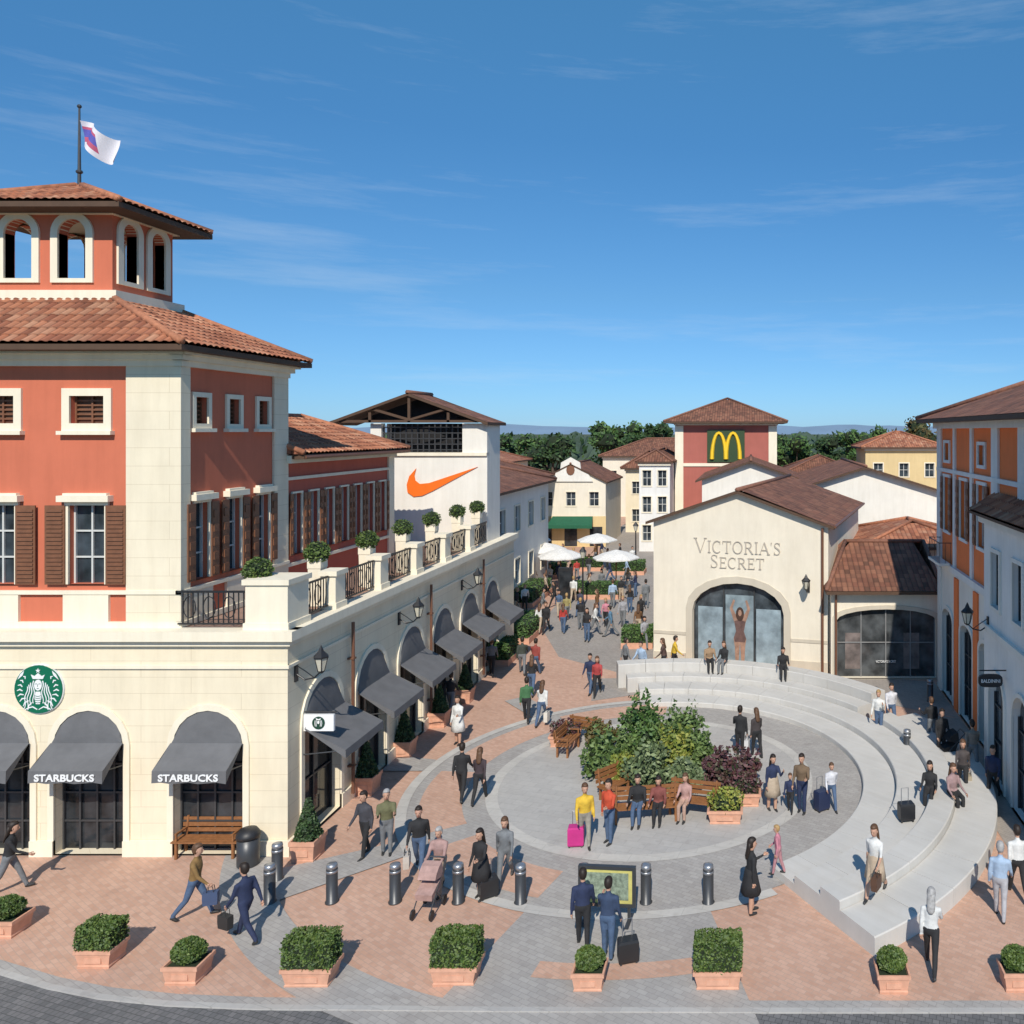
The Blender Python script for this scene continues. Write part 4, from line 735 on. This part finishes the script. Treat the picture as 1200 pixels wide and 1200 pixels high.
# ---------------------------------------------------------------- people
BOD=[]
POSE=dict(stand=(((3,3),(-3,3)),((4,9,16),(-2,9,14)),2),stand2=(((8,8),(-2,2)),((30,10,75),(0,9,12)),3),walk=(((25,6),(-20,20)),((-22,7,14),(24,7,28)),5),walk2=(((-20,22),(26,7)),((24,7,26),(-22,7,12)),5),
 pull=(((22,6),(-18,18)),((-28,12,6),(14,7,35)),6),push=(((20,8),(-16,18)),((38,4,35),(38,4,35)),8),sit=(((86,86),(82,80)),((30,8,45),(26,8,50)),6),hold=(((3,3),(-4,4)),((35,5,85),(35,5,80)),2),phone=(((6,8),(-5,4)),((40,6,100),(6,9,20)),6),stroll=(((14,5),(-10,10)),((-12,9,14),(12,9,24)),3))
def person(u,v,head,pose,top,bot,hair,label,h=1.72,z=0,long=False,sleeve=True,shorts=False,skirt=None,female=False,shoe=(.03,.03,.03),skin=(.50,.29,.20),pos=None):
    legs,arms,lean=POSE[pose]; fm=female or long or skirt is not None; s=h/1.75; mb=MB()
    jt=(sum(map(ord,label))%9-4); arms=tuple((a+jt*1.2,b,e+jt*2) if e<60 else (a,b,e) for a,b,e in arms); lean=lean+jt*.4
    def dn(a,b=0,sx=1): a,b=R(a),R(b); return V((sx*math.sin(b),math.sin(a)*math.cos(b),-math.cos(a)*math.cos(b)))
    hips=[V((-.09,0,0)),V((.09,0,0))]; J=[]; low=0
    for i,(a,k) in enumerate(legs):
        kn=hips[i]+dn(a)*.43; an=kn+dn(a-k)*.41; lift=(a-k)<-25
        toe=an+(V((0,.11,-.12)) if lift else V((0,.17,-.045))); J.append((kn,an,toe)); low=min(low,an.z-.075,toe.z-.03)
    O=V((0,0,-low)); bones=[]; up=V((0,math.sin(R(lean)),math.cos(R(lean)))); fw=V((0,math.cos(R(lean)),-math.sin(R(lean))))
    def sp(d,x=0,y=0): return O+up*d+fw*y+V((x,0,0))
    sw_=.90 if fm else 1.0
    prof=[(-.09,.10,.08,0),(-.03,.155,.11,0),(.03,.175 if fm else .17,.125,0),(.13,.138 if fm else .158,.112,.005),(.22,.146 if fm else .168,.115,.01),(.32,.17*sw_,.125,.012),(.40,.188*sw_,.115,.0),(.455,.165*sw_,.088,-.005),(.485,.09,.065,-.005),(.51,.056,.056,0),(.57,.052,.055,.005),(.60,.058,.072,.02),(.635,.070,.092,.022),(.69,.078,.102,.015),(.745,.078,.102,.01),(.79,.065,.085,.005),(.825,.03,.04,0)]
    n=14; mb.loft([[sp(d,rx*math.cos(t),y+ry*math.sin(t)) for t in [2*math.pi*k/n for k in range(n)]] for d,rx,ry,y in prof])
    bones+=[(sp(.1),sp(.42),.15,1),(sp(-.04),sp(.0),.16,2),(sp(.5),sp(.58),.045,0),(sp(.66),sp(.76),.09,0)]
    bones+=[(sp(.4,-.12),sp(.4,.12),.08,1)]
    for i in (0,1):
        kn,an,toe=[O+q for q in J[i]]; hp=O+hips[i]; mb.tube([hp+V((0,0,.03)),hp.lerp(kn,.5),kn,kn.lerp(an,.4),an],[.095,.083,.064,.061,.047 if not shorts else .036],10)
        heel=an+V((0,-.035,-.05)) if toe.z-an.z>-.1 else an+V((0,-.04,-.02))
        mb.tube([heel,an.lerp(toe,.45)+V((0,0,-.02)),toe],[.04,.045,.03],8)
        bare=shorts or skirt is not None
        bones+=[(hp,kn,.08,2),(kn,an,.05,0 if bare else 2),(heel,toe,.045,3),(an+V((0,0,-.03)),an.lerp(toe,.5),.045,3)]
    fing=[]
    for i,sx in ((0,-1),(1,1)):
        a,b,e=arms[i]; sh=sp(.425,sx*.185*sw_,0); el=sh+dn(a,b,sx)*.285; wr=el+dn(a+e,b*.4,sx)*.245; hd=dn(a+e,0,sx); hn=wr+hd*.085
        k=1.06 if not fm else .92
        mb.tube([sh+V((-sx*.05,0,0)),sh,sh.lerp(el,.5),el,el.lerp(wr,.45),wr,wr.lerp(hn,.6),hn],[.055*k,.058*k,.05*k,.042*k,.04*k,.029*k,.036,.03],9)
        bones+=[(sh,el,.05,1),(el,wr,.038,1 if sleeve else 0),(wr+hd*.03,hn,.032,0)]
        side=V((0,1,0)) if abs(hd.y)<.7 else V((0,0,1)); side=(side-hd*side.dot(hd)).normalized(); inn=V((-sx,0,0))
        for f,(o_,ln) in enumerate(((.028,.062),(.010,.072),(-.009,.067),(-.027,.052))):
            b0=hn+side*o_-hd*.01; fing.append(([b0,b0+hd*ln*.5+inn*.006,b0+hd*ln*.85+inn*.024],[.0105,.0095,.007]))
        b0=wr+hd*.03+side*.03; fing.append(([b0,b0+hd*.03+side*.022,b0+hd*.06+side*.026+inn*.008],[.013,.011,.008]))
    me=mb.data('b',[]); o=bpy.data.objects.new('b',me); COL.objects.link(o); md=o.modifiers.new('r','REMESH'); md.mode='VOXEL'; md.voxel_size=.024; md.use_smooth_shade=True
    sm=o.modifiers.new('s','SMOOTH'); sm.iterations=2; sm.factor=.4
    loc=V(pos) if pos else G(u,v,z); BOD.append(dict(o=o,bones=bones,fing=fing,sp=sp,s=s,loc=loc,head=R(head),top=top,bot=bot,hair=hair,label=label,long=long,skirt=skirt,skin=skin,shoe=shoe,fm=fm))
NAVY=(.02,.03,.075);BLK=(.02,.02,.022);JEAN=(.07,.115,.20);GREY=(.16,.17,.18);WHT=(.62,.62,.60);BEI=(.42,.33,.24);OLV=(.12,.12,.06);RED=(.40,.045,.035);YEL=(.62,.40,.04);LBL=(.32,.42,.55);PNK=(.5,.2,.25);BRN=(.16,.08,.035);HB=(.02,.012,.008);HBR=(.10,.05,.025);HBL=(.38,.24,.10);HG=(.35,.34,.33)
P=person
P(228,1076,-75,'walk',(.22,.13,.045),JEAN,HBR,'person in mustard brown jacket walking right before the corner shop')
P(288,1102,70,'walk2',NAVY,NAVY,HB,'person in navy suit striding left near the litter bin')
P(10,1046,-60,'walk',BLK,GREY,HB,'person in black at the left frame edge',long=True)
P(428,1003,160,'stroll',(.05,.05,.06),BLK,HB,'person in dark jacket, left of two standing under the arcade corner')
P(453,1002,200,'hold',OLV,GREY,HG,'person in olive jacket standing right of the dark jacket one')
P(491,1022,-165,'walk',BLK,JEAN,HB,'person in black jacket and blue jeans walking toward bollards',skin=(.5,.28,.2))
P(516,1046,175,'push',(.35,.22,.20),BEI,HG,'person in pinkish top with grey hair behind the stroller',h=1.62)
P(564,1052,160,'stand2',BLK,BLK,HB,'person in black dress between two bollards',h=1.66,long=True,skirt=BLK)
P(592,1036,185,'walk2',GREY,GREY,HBR,'person in grey jacket left of a bollard',long=True)
P(541,937,5,'walk',BLK,BLK,HB,'person in black walking away, left of a pair on the ring paving')
P(562,940,0,'walk2',(.05,.035,.04),BLK,HBR,'person with long brown hair, right of the pair walking away',long=True,h=1.66)
P(537,872,170,'stand2',WHT,BLK,HB,'person in white by the potted shrubs of the arcade',skirt=WHT,long=True)
P(528,838,0,'walk',BLK,GREY,HB,'person in black coat close to the fourth arcade awning')
P(576,792,10,'walk',GREY,BLK,HBR,'person in grey near the last arcade awnings')
P(685,992,200,'stroll',YEL,(.28,.26,.22),HBR,'person in bright yellow top beside the pink bag')
P(714,988,150,'stand2',(.5,.07,.03),JEAN,HB,'person in orange red shirt and jeans near the bench')
P(747,966,178,'sit',BLK,JEAN,HB,'person in dark top and jeans seated on the front bench',pos=G(748,962)+V((0,.0,0)))
P(800,960,165,'sit',(.42,.25,.22),(.40,.26,.2),HBR,'person in pale pink seated by the yellow flowers',long=True,pos=G(804,957),h=1.62)
P(775,958,178,'sit',(.2,.06,.05),BLK,HB,'person in dark red seated in the middle of the bench',pos=G(772,961),h=1.62)
P(867,887,-10,'stand2',BLK,BLK,HB,'person in black, left of two beside the curved steps')
P(887,887,25,'stroll',(.05,.04,.04),BLK,HBR,'person in black with long hair, right of two beside the curved steps',long=True,h=1.66)
P(905,950,200,'phone',NAVY,BEI,HB,'person in navy jacket and beige skirt inside the curved seating',long=True,skirt=BEI,h=1.66)
P(940,952,160,'stand2',(.15,.10,.06),NAVY,HB,'person in brown vest and navy trousers inside the curved seating')
P(926,952,170,'stroll',NAVY,BLK,HBR,'child in navy between two adults inside the curved seating',h=1.15)
P(974,948,190,'walk',(.55,.55,.58),JEAN,HBR,'child in white shirt close to the inner curved step',h=1.4)
P(880,1070,-70,'stand2',BLK,BLK,HB,'person in black dress holding a bag by the seating end',long=True,skirt=BLK,h=1.72)
P(912,1024,80,'stroll',PNK,(.4,.2,.22),HBL,'child in pink standing at the end of the seating',h=1.2,z=.20)
P(1026,1050,150,'walk2',WHT,BEI,HBR,'person in white top and beige skirt walking on the outer seating tier',long=True,skirt=BEI,sleeve=False,z=.42)
P(1068,958,160,'sit',BLK,BLK,HB,'person in black seated on the right end of the curved seating',pos=(5.15,23.3,.20),long=True)
P(1088,966,200,'sit',(.3,.2,.2),BLK,HBR,'person in patterned top seated right of the one in black',pos=(5.75,23.2,.16),long=True)
P(1091,1138,-15,'walk',WHT,BLK,HG,'person in white shirt and black trousers near the kerb at right',long=True,h=1.7)
P(1172,1076,-20,'stroll',LBL,(.38,.38,.4),HG,'person in light blue shirt and grey trousers at right')
P(1193,1052,0,'walk',WHT,BLK,HB,'person in pale shirt cut by the right frame edge')
P(1103,890,-160,'stand',BLK,BLK,HB,'person in black standing outside the orange building shops')
P(1128,930,170,'walk',(.06,.05,.05),BLK,HBR,'person in dark coat with shopping bags before the grey annex',long=True)
P(1164,938,150,'walk2',NAVY,BLK,HB,'person in dark navy bending forward outside the grey annex')
P(1140,905,0,'walk',(.25,.2,.16),GREY,HB,'person in tan jacket walking away beside the grey annex')
P(1092,872,20,'stand2',BLK,GREY,HBR,'person in black nearest the orange building entrance',h=1.65)
P(1030,862,160,'phone',WHT,JEAN,HBL,'person in white shirt and jeans, left of two behind the seating',h=1.68)
P(1044,853,-170,'walk',(.55,.55,.58),JEAN,HB,'person in white shirt, right of two behind the seating')
P(941,822,180,'sit',BLK,BLK,HB,'person in black seated on the back of the curved seating',pos=(1.35,34.1,.58))
P(851,806,160,'sit',BLK,GREY,HBR,'person in black seated on the wall before the arched window',pos=(-1.15,35.05,.58),long=True)
P(843,805,190,'sit',(.3,.2,.12),BLK,HB,'person in tan seated on the wall before the arched window',pos=(-1.8,35.15,.58))
P(683,1110,12,'stroll',NAVY,BLK,HB,'person in navy reading the notice board, left of two',h=1.68)
P(712,1124,-8,'stand2',(.03,.05,.10),JEAN,HB,'person in blue jacket and jeans reading the notice board, right of two',h=1.68)
P(617,846,10,'walk',(.05,.14,.06),BLK,HB,'person in green jacket walking away beside the circle')
P(635,850,-5,'walk2',WHT,JEAN,HBR,'person in white top walking away beside the circle',long=True)
P(612,790,15,'walk',(.04,.05,.04),GREY,HB,'person in dark green in the street, left of a pair')
P(627,792,-10,'walk2',(.25,.05,.04),JEAN,HB,'person in dark red in the street, right of a pair')
P(623,815,5,'walk',BLK,JEAN,HBR,'person in black and jeans between the two walking pairs',long=True)
P(692,812,170,'walk',NAVY,JEAN,HB,'person in navy walking down the street toward the seating')
P(700,815,185,'walk2',(.35,.05,.05),BLK,HBR,'person in red top beside the navy one in the street',long=True)
P(733,792,-60,'stroll',GREY,BLK,HB,'person in grey left of the ivory shop corner')
P(752,795,150,'walk',LBL,NAVY,HB,'person in light blue near the ivory shop corner')
P(778,791,90,'walk2',(.1,.06,.05),BLK,HBR,'person in brown before the ivory shop wall',long=True)
P(790,788,-80,'walk',YEL,BLK,HB,'person in yellow jacket before the ivory shop wall')
far=[(632,742,WHT,'white'),(640,742,BLK,'black'),(660,742,RED,'red'),(680,738,BLK,'black with pale trousers'),(697,744,WHT,'white with dark trousers'),(716,746,(.1,.2,.3),'teal'),(751,730,BLK,'black beside the hedge trough'),(757,712,GREY,'grey by the shop wall'),(745,700,NAVY,'navy by the shop wall'),(640,700,BEI,'beige by the parasols'),(650,712,BLK,'black near the totem'),(672,706,WHT,'white near the totem'),(705,695,GREY,'grey near the flower trough'),(728,705,BLK,'black near the right parasol'),(735,680,LBL,'pale blue far down the street'),(690,676,BLK,'black far down the street'),(712,668,BEI,'beige far down the street'),(630,672,NAVY,'navy outside the ornate gable house'),(648,668,RED,'red outside the green awning'),(605,722,BLK,'black by the shops beyond the arcade'),(755,760,(.3,.3,.32),'pale grey beside the clipped hedge'),(680,722,(.05,.05,.08),'dark blue in the middle of the street'),(700,725,BRN,'brown in the middle of the street'),(741,665,WHT,'white near the far right lamp'),
 (668,690,LBL,'light blue right of the totem'),(715,682,NAVY,'navy under the right parasol'),(698,660,BRN,'brown at the far street end'),(727,660,BLK,'black at the far street end'),(660,660,GREY,'grey between parasols and awning'),(615,715,WHT,'white by the low hedge bed'),(748,745,BRN,'brown left of the clipped hedge'),(664,728,(.3,.25,.1),'ochre below the totem'),(710,735,PNK,'pink right of the street group'),
 (645,690,WHT,'white under the left parasol'),(655,684,NAVY,'navy under the left parasol'),(636,720,GREY,'grey beside the low hedge bed'),(690,700,BEI,'beige left of the flower trough'),(718,712,LBL,'light blue below the right parasol'),(738,718,BLK,'black left of the shop wall'),(676,680,RED,'red right of the left parasol'),(684,664,WHT,'white at the far street end'),(705,656,NAVY,'navy at the far street end'),(672,668,BLK,'black right of the green awning'),(720,672,WHT,'white behind the right parasol'),(736,692,BEI,'beige right of the right parasol'),(624,690,BRN,'brown near the lamp beyond the arcade'),(655,722,JEAN,'denim blue below the totem'),(730,735,(.3,.3,.32),'pale grey right of the street group'),(688,752,BLK,'black nearest in the street group')]
ps=['walk','walk2','stroll','stand2','pull']
for i,(u,v,c_,d_) in enumerate(far): P(u,v,rnd.choice((0,180,160,15,90,-90,200)),ps[i%5],c_,rnd.choice((BLK,JEAN,GREY,BEI)),rnd.choice((HB,HBR,HBL)),'small distant person in '+d_,h=U(1.6,1.8),long=i%2==0)
dg=bpy.context.evaluated_depsgraph_get()
for d in BOD:
    me=bpy.data.meshes.new_from_object(d['o'].evaluated_get(dg)); nv=len(me.vertices); co=np.zeros(nv*3); me.vertices.foreach_get('co',co); co=co.reshape(-1,3)
    fs=[list(p.vertices) for p in me.polygons]; cen=np.array([co[f].mean(0) for f in fs]); best=None
    for a,b,r,tg in d['bones']:
        a=np.array(a);b=np.array(b); ab=b-a; t=np.clip(((cen-a)@ab)/max(1e-9,ab@ab),0,1); ds=np.linalg.norm(cen-(a+t[:,None]*ab),axis=1)-r
        if best is None: best=ds; lab=np.full(len(fs),tg)
        else: m_=ds<best; best=np.where(m_,ds,best); lab=np.where(m_,tg,lab)
    bpy.data.meshes.remove(me); s=d['s']; mb=MB(); mb.v=[tuple(x) for x in co]; mb.f=fs; mb.m=[int(x) for x in lab]; sp=d['sp']
    for pts,rad in d['fing']: mb.tube(pts,rad,5,0)
    mb.tube([sp(.70,0,.108),sp(.672,0,.128),sp(.66,0,.112)],[.010,.016,.012],6,0)
    for sx in (-1,1): mb.blob(sp(.705,sx*.033,.104),(.012,.008,.008),6,4,4); mb.blob(sp(.69,sx*.08,.01),(.01,.02,.03),6,4,0)
    mb.blob(sp(.632,0,.110),(.024,.006,.006),6,4,5)
    mb.v=[(x*s,y*s,z*s) for x,y,z in mb.v]
    ms_=[mat('skin',d['skin'],.6,.06,9,0),fab(d['top']),fab(d['bot']),mat('shoe',d['shoe'],.5),mat('eye',(.02,.015,.01),.3,0,3,0),mat('lips',(.35,.10,.08),.5,0,3,0)]
    o=mb.build('person',ms_,None,True,loc=V((0,0,0))); o.location=d['loc']; o.rotation_euler=(0,0,d['head']); tag(o,d['label'],'person','people in the square'); OFF[o.name]=V((0,0,0)); d['obj']=o
    hb=MB(); rings=[]; n=14
    for dd,k in ((.60,.5),(.64,.95),(.69,1.1),(.745,1.13),(.79,1.03),(.82,.84),(.84,.58),(.85,.3)):
        ring=[]
        for j in range(n):
            t=2*math.pi*j/n; x=.082*k*math.cos(t); y=.105*k*math.sin(t)
            if dd<.76 and y>0: y=min(y,.005); x*=1.0 if dd>.66 else .8
            ring.append(V(sp(dd,x,y+.004))*s)
        rings.append(ring)
    hb.loft(rings)
    if d['long']: hb.loft([[V(sp(dd,rx*math.cos(t),y+ry*math.sin(t)))*s for t in [2*math.pi*k/10 for k in range(10)]] for dd,rx,ry,y in ((.74,.08,.05,-.06),(.64,.088,.045,-.07),(.54,.09,.04,-.085),(.42,.08,.03,-.12),(.36,.04,.02,-.125))])
    hb.build('hair',mat('hair',d['hair'],.6,.25,20,.2),o,True)
    if d['skirt'] is not None:
        k=MB(); O_=sp(0); k.loft([[V((O_.x+rx*math.cos(t)*(1+.05*math.sin(5*t)),O_.y+ry*math.sin(t)*(1+.05*math.sin(5*t)),O_.z+dz))*s for t in [2*math.pi*q/20 for q in range(20)]] for dz,rx,ry in ((.14,.155,.125),(.02,.187,.145),(-.2,.22,.19),(-.42,.25,.24))]); k.build('skirt',fab(d['skirt']),o,True)
    bpy.data.objects.remove(d['o'])
dg=bpy.context.evaluated_depsgraph_get()
for o,root,fr,s_,z_,d_,w_,h_,m,name in TXT:
    me=bpy.data.meshes.new_from_object(o.evaluated_get(dg)); co=np.zeros(len(me.vertices)*3); me.vertices.foreach_get('co',co); co=co.reshape(-1,3); mn=co.min(0); mx=co.max(0); off=OFF[root.name]
    out=[]
    for x,y,z in co:
        a=((x-mn[0])/(mx[0]-mn[0])-.5)*w_; b=((y-mn[1])/(mx[1]-mn[1])-.5)*h_; q=fr.p(s_+a,z_+b,d_+(z/.03)*.01)-off; out+=[q.x,q.y,q.z]
    me.vertices.foreach_set('co',out); me.materials.clear(); me.materials.append(m); me.name='lettering'; me.update()
    t=bpy.data.objects.new(name,me); COL.objects.link(t); t.parent=root; bpy.data.objects.remove(o)
# bags, stroller, suitcases
def suitcase(c,c_,label,rot=0,h=.62):
    t=thing('suitcase',label,'suitcase',(0,0,0)); mb=MB(); mb.loft([[(x*k,y*k,z) for x,y in ((-.21,-.13),(.21,-.13),(.21,.13),(-.21,.13))] for z,k in ((.06,.9),(.1,1),(h-.05,1),(h,.9))]); mb.build('shell',mat('case',c_,.4,.1,4,.05),t)
    MB().tube([(-.1,.1,h),(-.1,.1,h+.35),(.1,.1,h+.35),(.1,.1,h)],.012,5).build('handle',m_steel,t)
    for x in (-.16,.16): MB().tube([(x-.02,.08,.04),(x+.02,.08,.04)],.04,8).build('wheel',m_blk,t); MB().tube([(x-.02,-.08,.04),(x+.02,-.08,.04)],.04,8).build('wheel',m_blk,t)
    t.location=c; t.rotation_euler=(0,0,rot)
suitcase(G(736,1128),BLK,'black suitcase behind the two people at the notice board',.3,.5); suitcase(G(1062,962,.42),BLK,'black suitcase beside the person seated on the seating end',.2,.5); suitcase(G(675,992),(.5,.03,.2),'bright pink wheeled bag beside the yellow top person',.1,.55); suitcase(G(963,950),NAVY,'navy trolley case beside the child in white',.6,.6); suitcase(G(572,1052),BLK,'black wheeled bag beside the person in black dress',.6,.5)
def bag(c,c_,label,w=.34,h=.4,rot=0):
    t=thing('shopping_bag',label,'bag',(0,0,0)); MB().loft([[(x*k*w/.34,y*k,z) for x,y in ((-.15,-.07),(.15,-.07),(.15,.07),(-.15,.07))] for z,k in ((0,.95),(h*.5,1.02),(h,1.0))]).build('body',mat('paper',c_,.6,.05,4,.05),t)
    for y in (-.05,.05): MB().tube([(-.07,y,h),(-.05,y,h+.12),(.05,y,h+.12),(.07,y,h)],.008,4).build('handle',m_blk,t)
    t.location=c; t.rotation_euler=(0,0,rot)
def hand_bag(i,side,c_,label,h=.36):
    d=[b for b in BOD if b['label'].startswith(i)][0]; pts=d['fing'][2 if side=='l' else 7][0][1]*d['s']; q=Matrix.Rotation(d['head'],3,'Z')@V(pts)+d['loc']; bag((q.x,q.y,q.z-h-.11),c_,label,h=h,rot=d['head']+1.57)
hand_bag('person in navy suit','l',(.03,.03,.03),'dark briefcase bag held by the person in navy suit',.28)
hand_bag('person in mustard','r',(.05,.08,.16),'blue bag held by the person in mustard brown jacket',.28)
hand_bag('person in dark coat','l',(.35,.3,.22),'tan shopping bag held before the grey annex'); hand_bag('person in dark coat','r',(.05,.05,.05),'black shopping bag held before the grey annex')
hand_bag('person in white top and beige','l',(.1,.05,.03),'brown bag held on the outer seating tier',.28); hand_bag('person in black, left of two','r',(.6,.6,.6),'white carrier bag held beside the curved steps'); hand_bag('person in white top walking','r',(.65,.62,.55),'white shopping bag held beside the circle'); hand_bag('person in black jacket','r',(.5,.45,.4),'pale shopping bag held by the person in blue jeans',.3)
def stroller(c,rot,c_,label):
    t=thing('stroller',label,'stroller',(0,0,0)); mb=MB(); mb.tube([(-.2,-.45,1.0),(-.2,.35,.2)],.015,6); mb.tube([(.2,-.45,1.0),(.2,.35,.2)],.015,6); mb.tube([(-.2,-.45,1.0),(.2,-.45,1.0)],.018,6); mb.tube([(-.2,.1,.5),(-.2,-.25,.1)],.015,6); mb.tube([(.2,.1,.5),(.2,-.25,.1)],.015,6); mb.build('frame',m_darkm,t)
    MB().loft([[(-.19,-.12,.42),(.19,-.12,.42),(.19,.28,.38),(-.19,.28,.38)],[(-.2,-.22,.7),(.2,-.22,.7),(.2,.3,.52),(-.2,.3,.52)]]).build('seat',fab(c_),t)
    MB().loft([[(-.21,-.25,.68),(.21,-.25,.68),(.21,-.25+.42*math.sin(a),.68+.36*math.cos(a)),(-.21,-.25+.42*math.sin(a),.68+.36*math.cos(a))] for k,a in enumerate((.1,.5,.9,1.3))]).build('hood',fab(c_),t)
    for x in (-.22,.22):
        for y in (.36,-.28): MB().tube([(x-.02,y,.11),(x+.02,y,.11)],.11,12).build('wheel',m_blk,t)
    t.location=c; t.rotation_euler=(0,0,rot)
sc=G(516,1046); stroller((sc.x+.05,sc.y-.78,.03),R(176),(.38,.24,.21),'pinkish stroller pushed between two bollards')
stroller(G(1113,893),R(100),BLK,'black stroller outside the orange building shops')
# ---------------------------------------------------------------- world, sun, camera
el=R(42); az=V((-.10,1,0)).normalized(); dirv=V((az.x*math.cos(el),az.y*math.cos(el),-math.sin(el)))
w=bpy.data.worlds.new('World'); scene.world=w; w.use_nodes=True; n=w.node_tree.nodes; l=w.node_tree.links; bg=n['Background']
sk=n.new('ShaderNodeTexSky'); sk.sky_type='NISHITA'; sk.sun_disc=False; sk.sun_elevation=el; sk.sun_rotation=R(180-6); sk.air_density=1.0; sk.dust_density=.1; sk.ozone_density=2.5; sk.altitude=100
tc=n.new('ShaderNodeTexCoord').outputs['Generated']; mp=n.new('ShaderNodeMapping'); mp.inputs['Scale'].default_value=(1.3,1.3,13); mp.inputs['Rotation'].default_value=(0,.10,0); mp.inputs['Location'].default_value=(5.4,0,.3); l.new(tc,mp.inputs[0])
f=noisev(n,l,mp.outputs[0],1.7,8,.66); f2=ramp(n,l,f,[(.54,(0,0,0)),(.85,(.30,.30,.30))])
sz=n.new('ShaderNodeSeparateXYZ'); l.new(tc,sz.inputs[0])
haze=ramp(n,l,sz.outputs[2],[(0,(.25,.46,.86)),(.07,(.28,.49,.77)),(.16,(.31,.54,.73)),(.33,(.32,.65,.84)),(.48,(.42,.86,1.0))])
tint=mix(n,l,sk.outputs[0],haze,1.0,'MULTIPLY')
l.new(mix(n,l,tint,(4.8,5.5,6.2),f2),bg.inputs[0]); bg.inputs[1].default_value=.14
sl=bpy.data.lights.new('sun','SUN'); sl.energy=4.5; sl.angle=R(.5); sl.color=(1,.93,.82); so=bpy.data.objects.new('sun',sl); COL.objects.link(so); so.rotation_euler=dirv.to_track_quat('-Z','Y').to_euler()
cd=bpy.data.cameras.new('camera'); cam=bpy.data.objects.new('camera',cd); COL.objects.link(cam); cam.location=(0,0,H); cam.rotation_euler=(R(90),0,0)
cd.sensor_width=36; cd.lens=F/1200*36; cd.shift_x=(600-CX)/1200; cd.shift_y=(CY-600)/1200; cd.clip_end=8000; cd.clip_start=.5; scene.camera=cam
scene.view_settings.view_transform='Standard'; scene.view_settings.look='None'; scene.view_settings.exposure=0
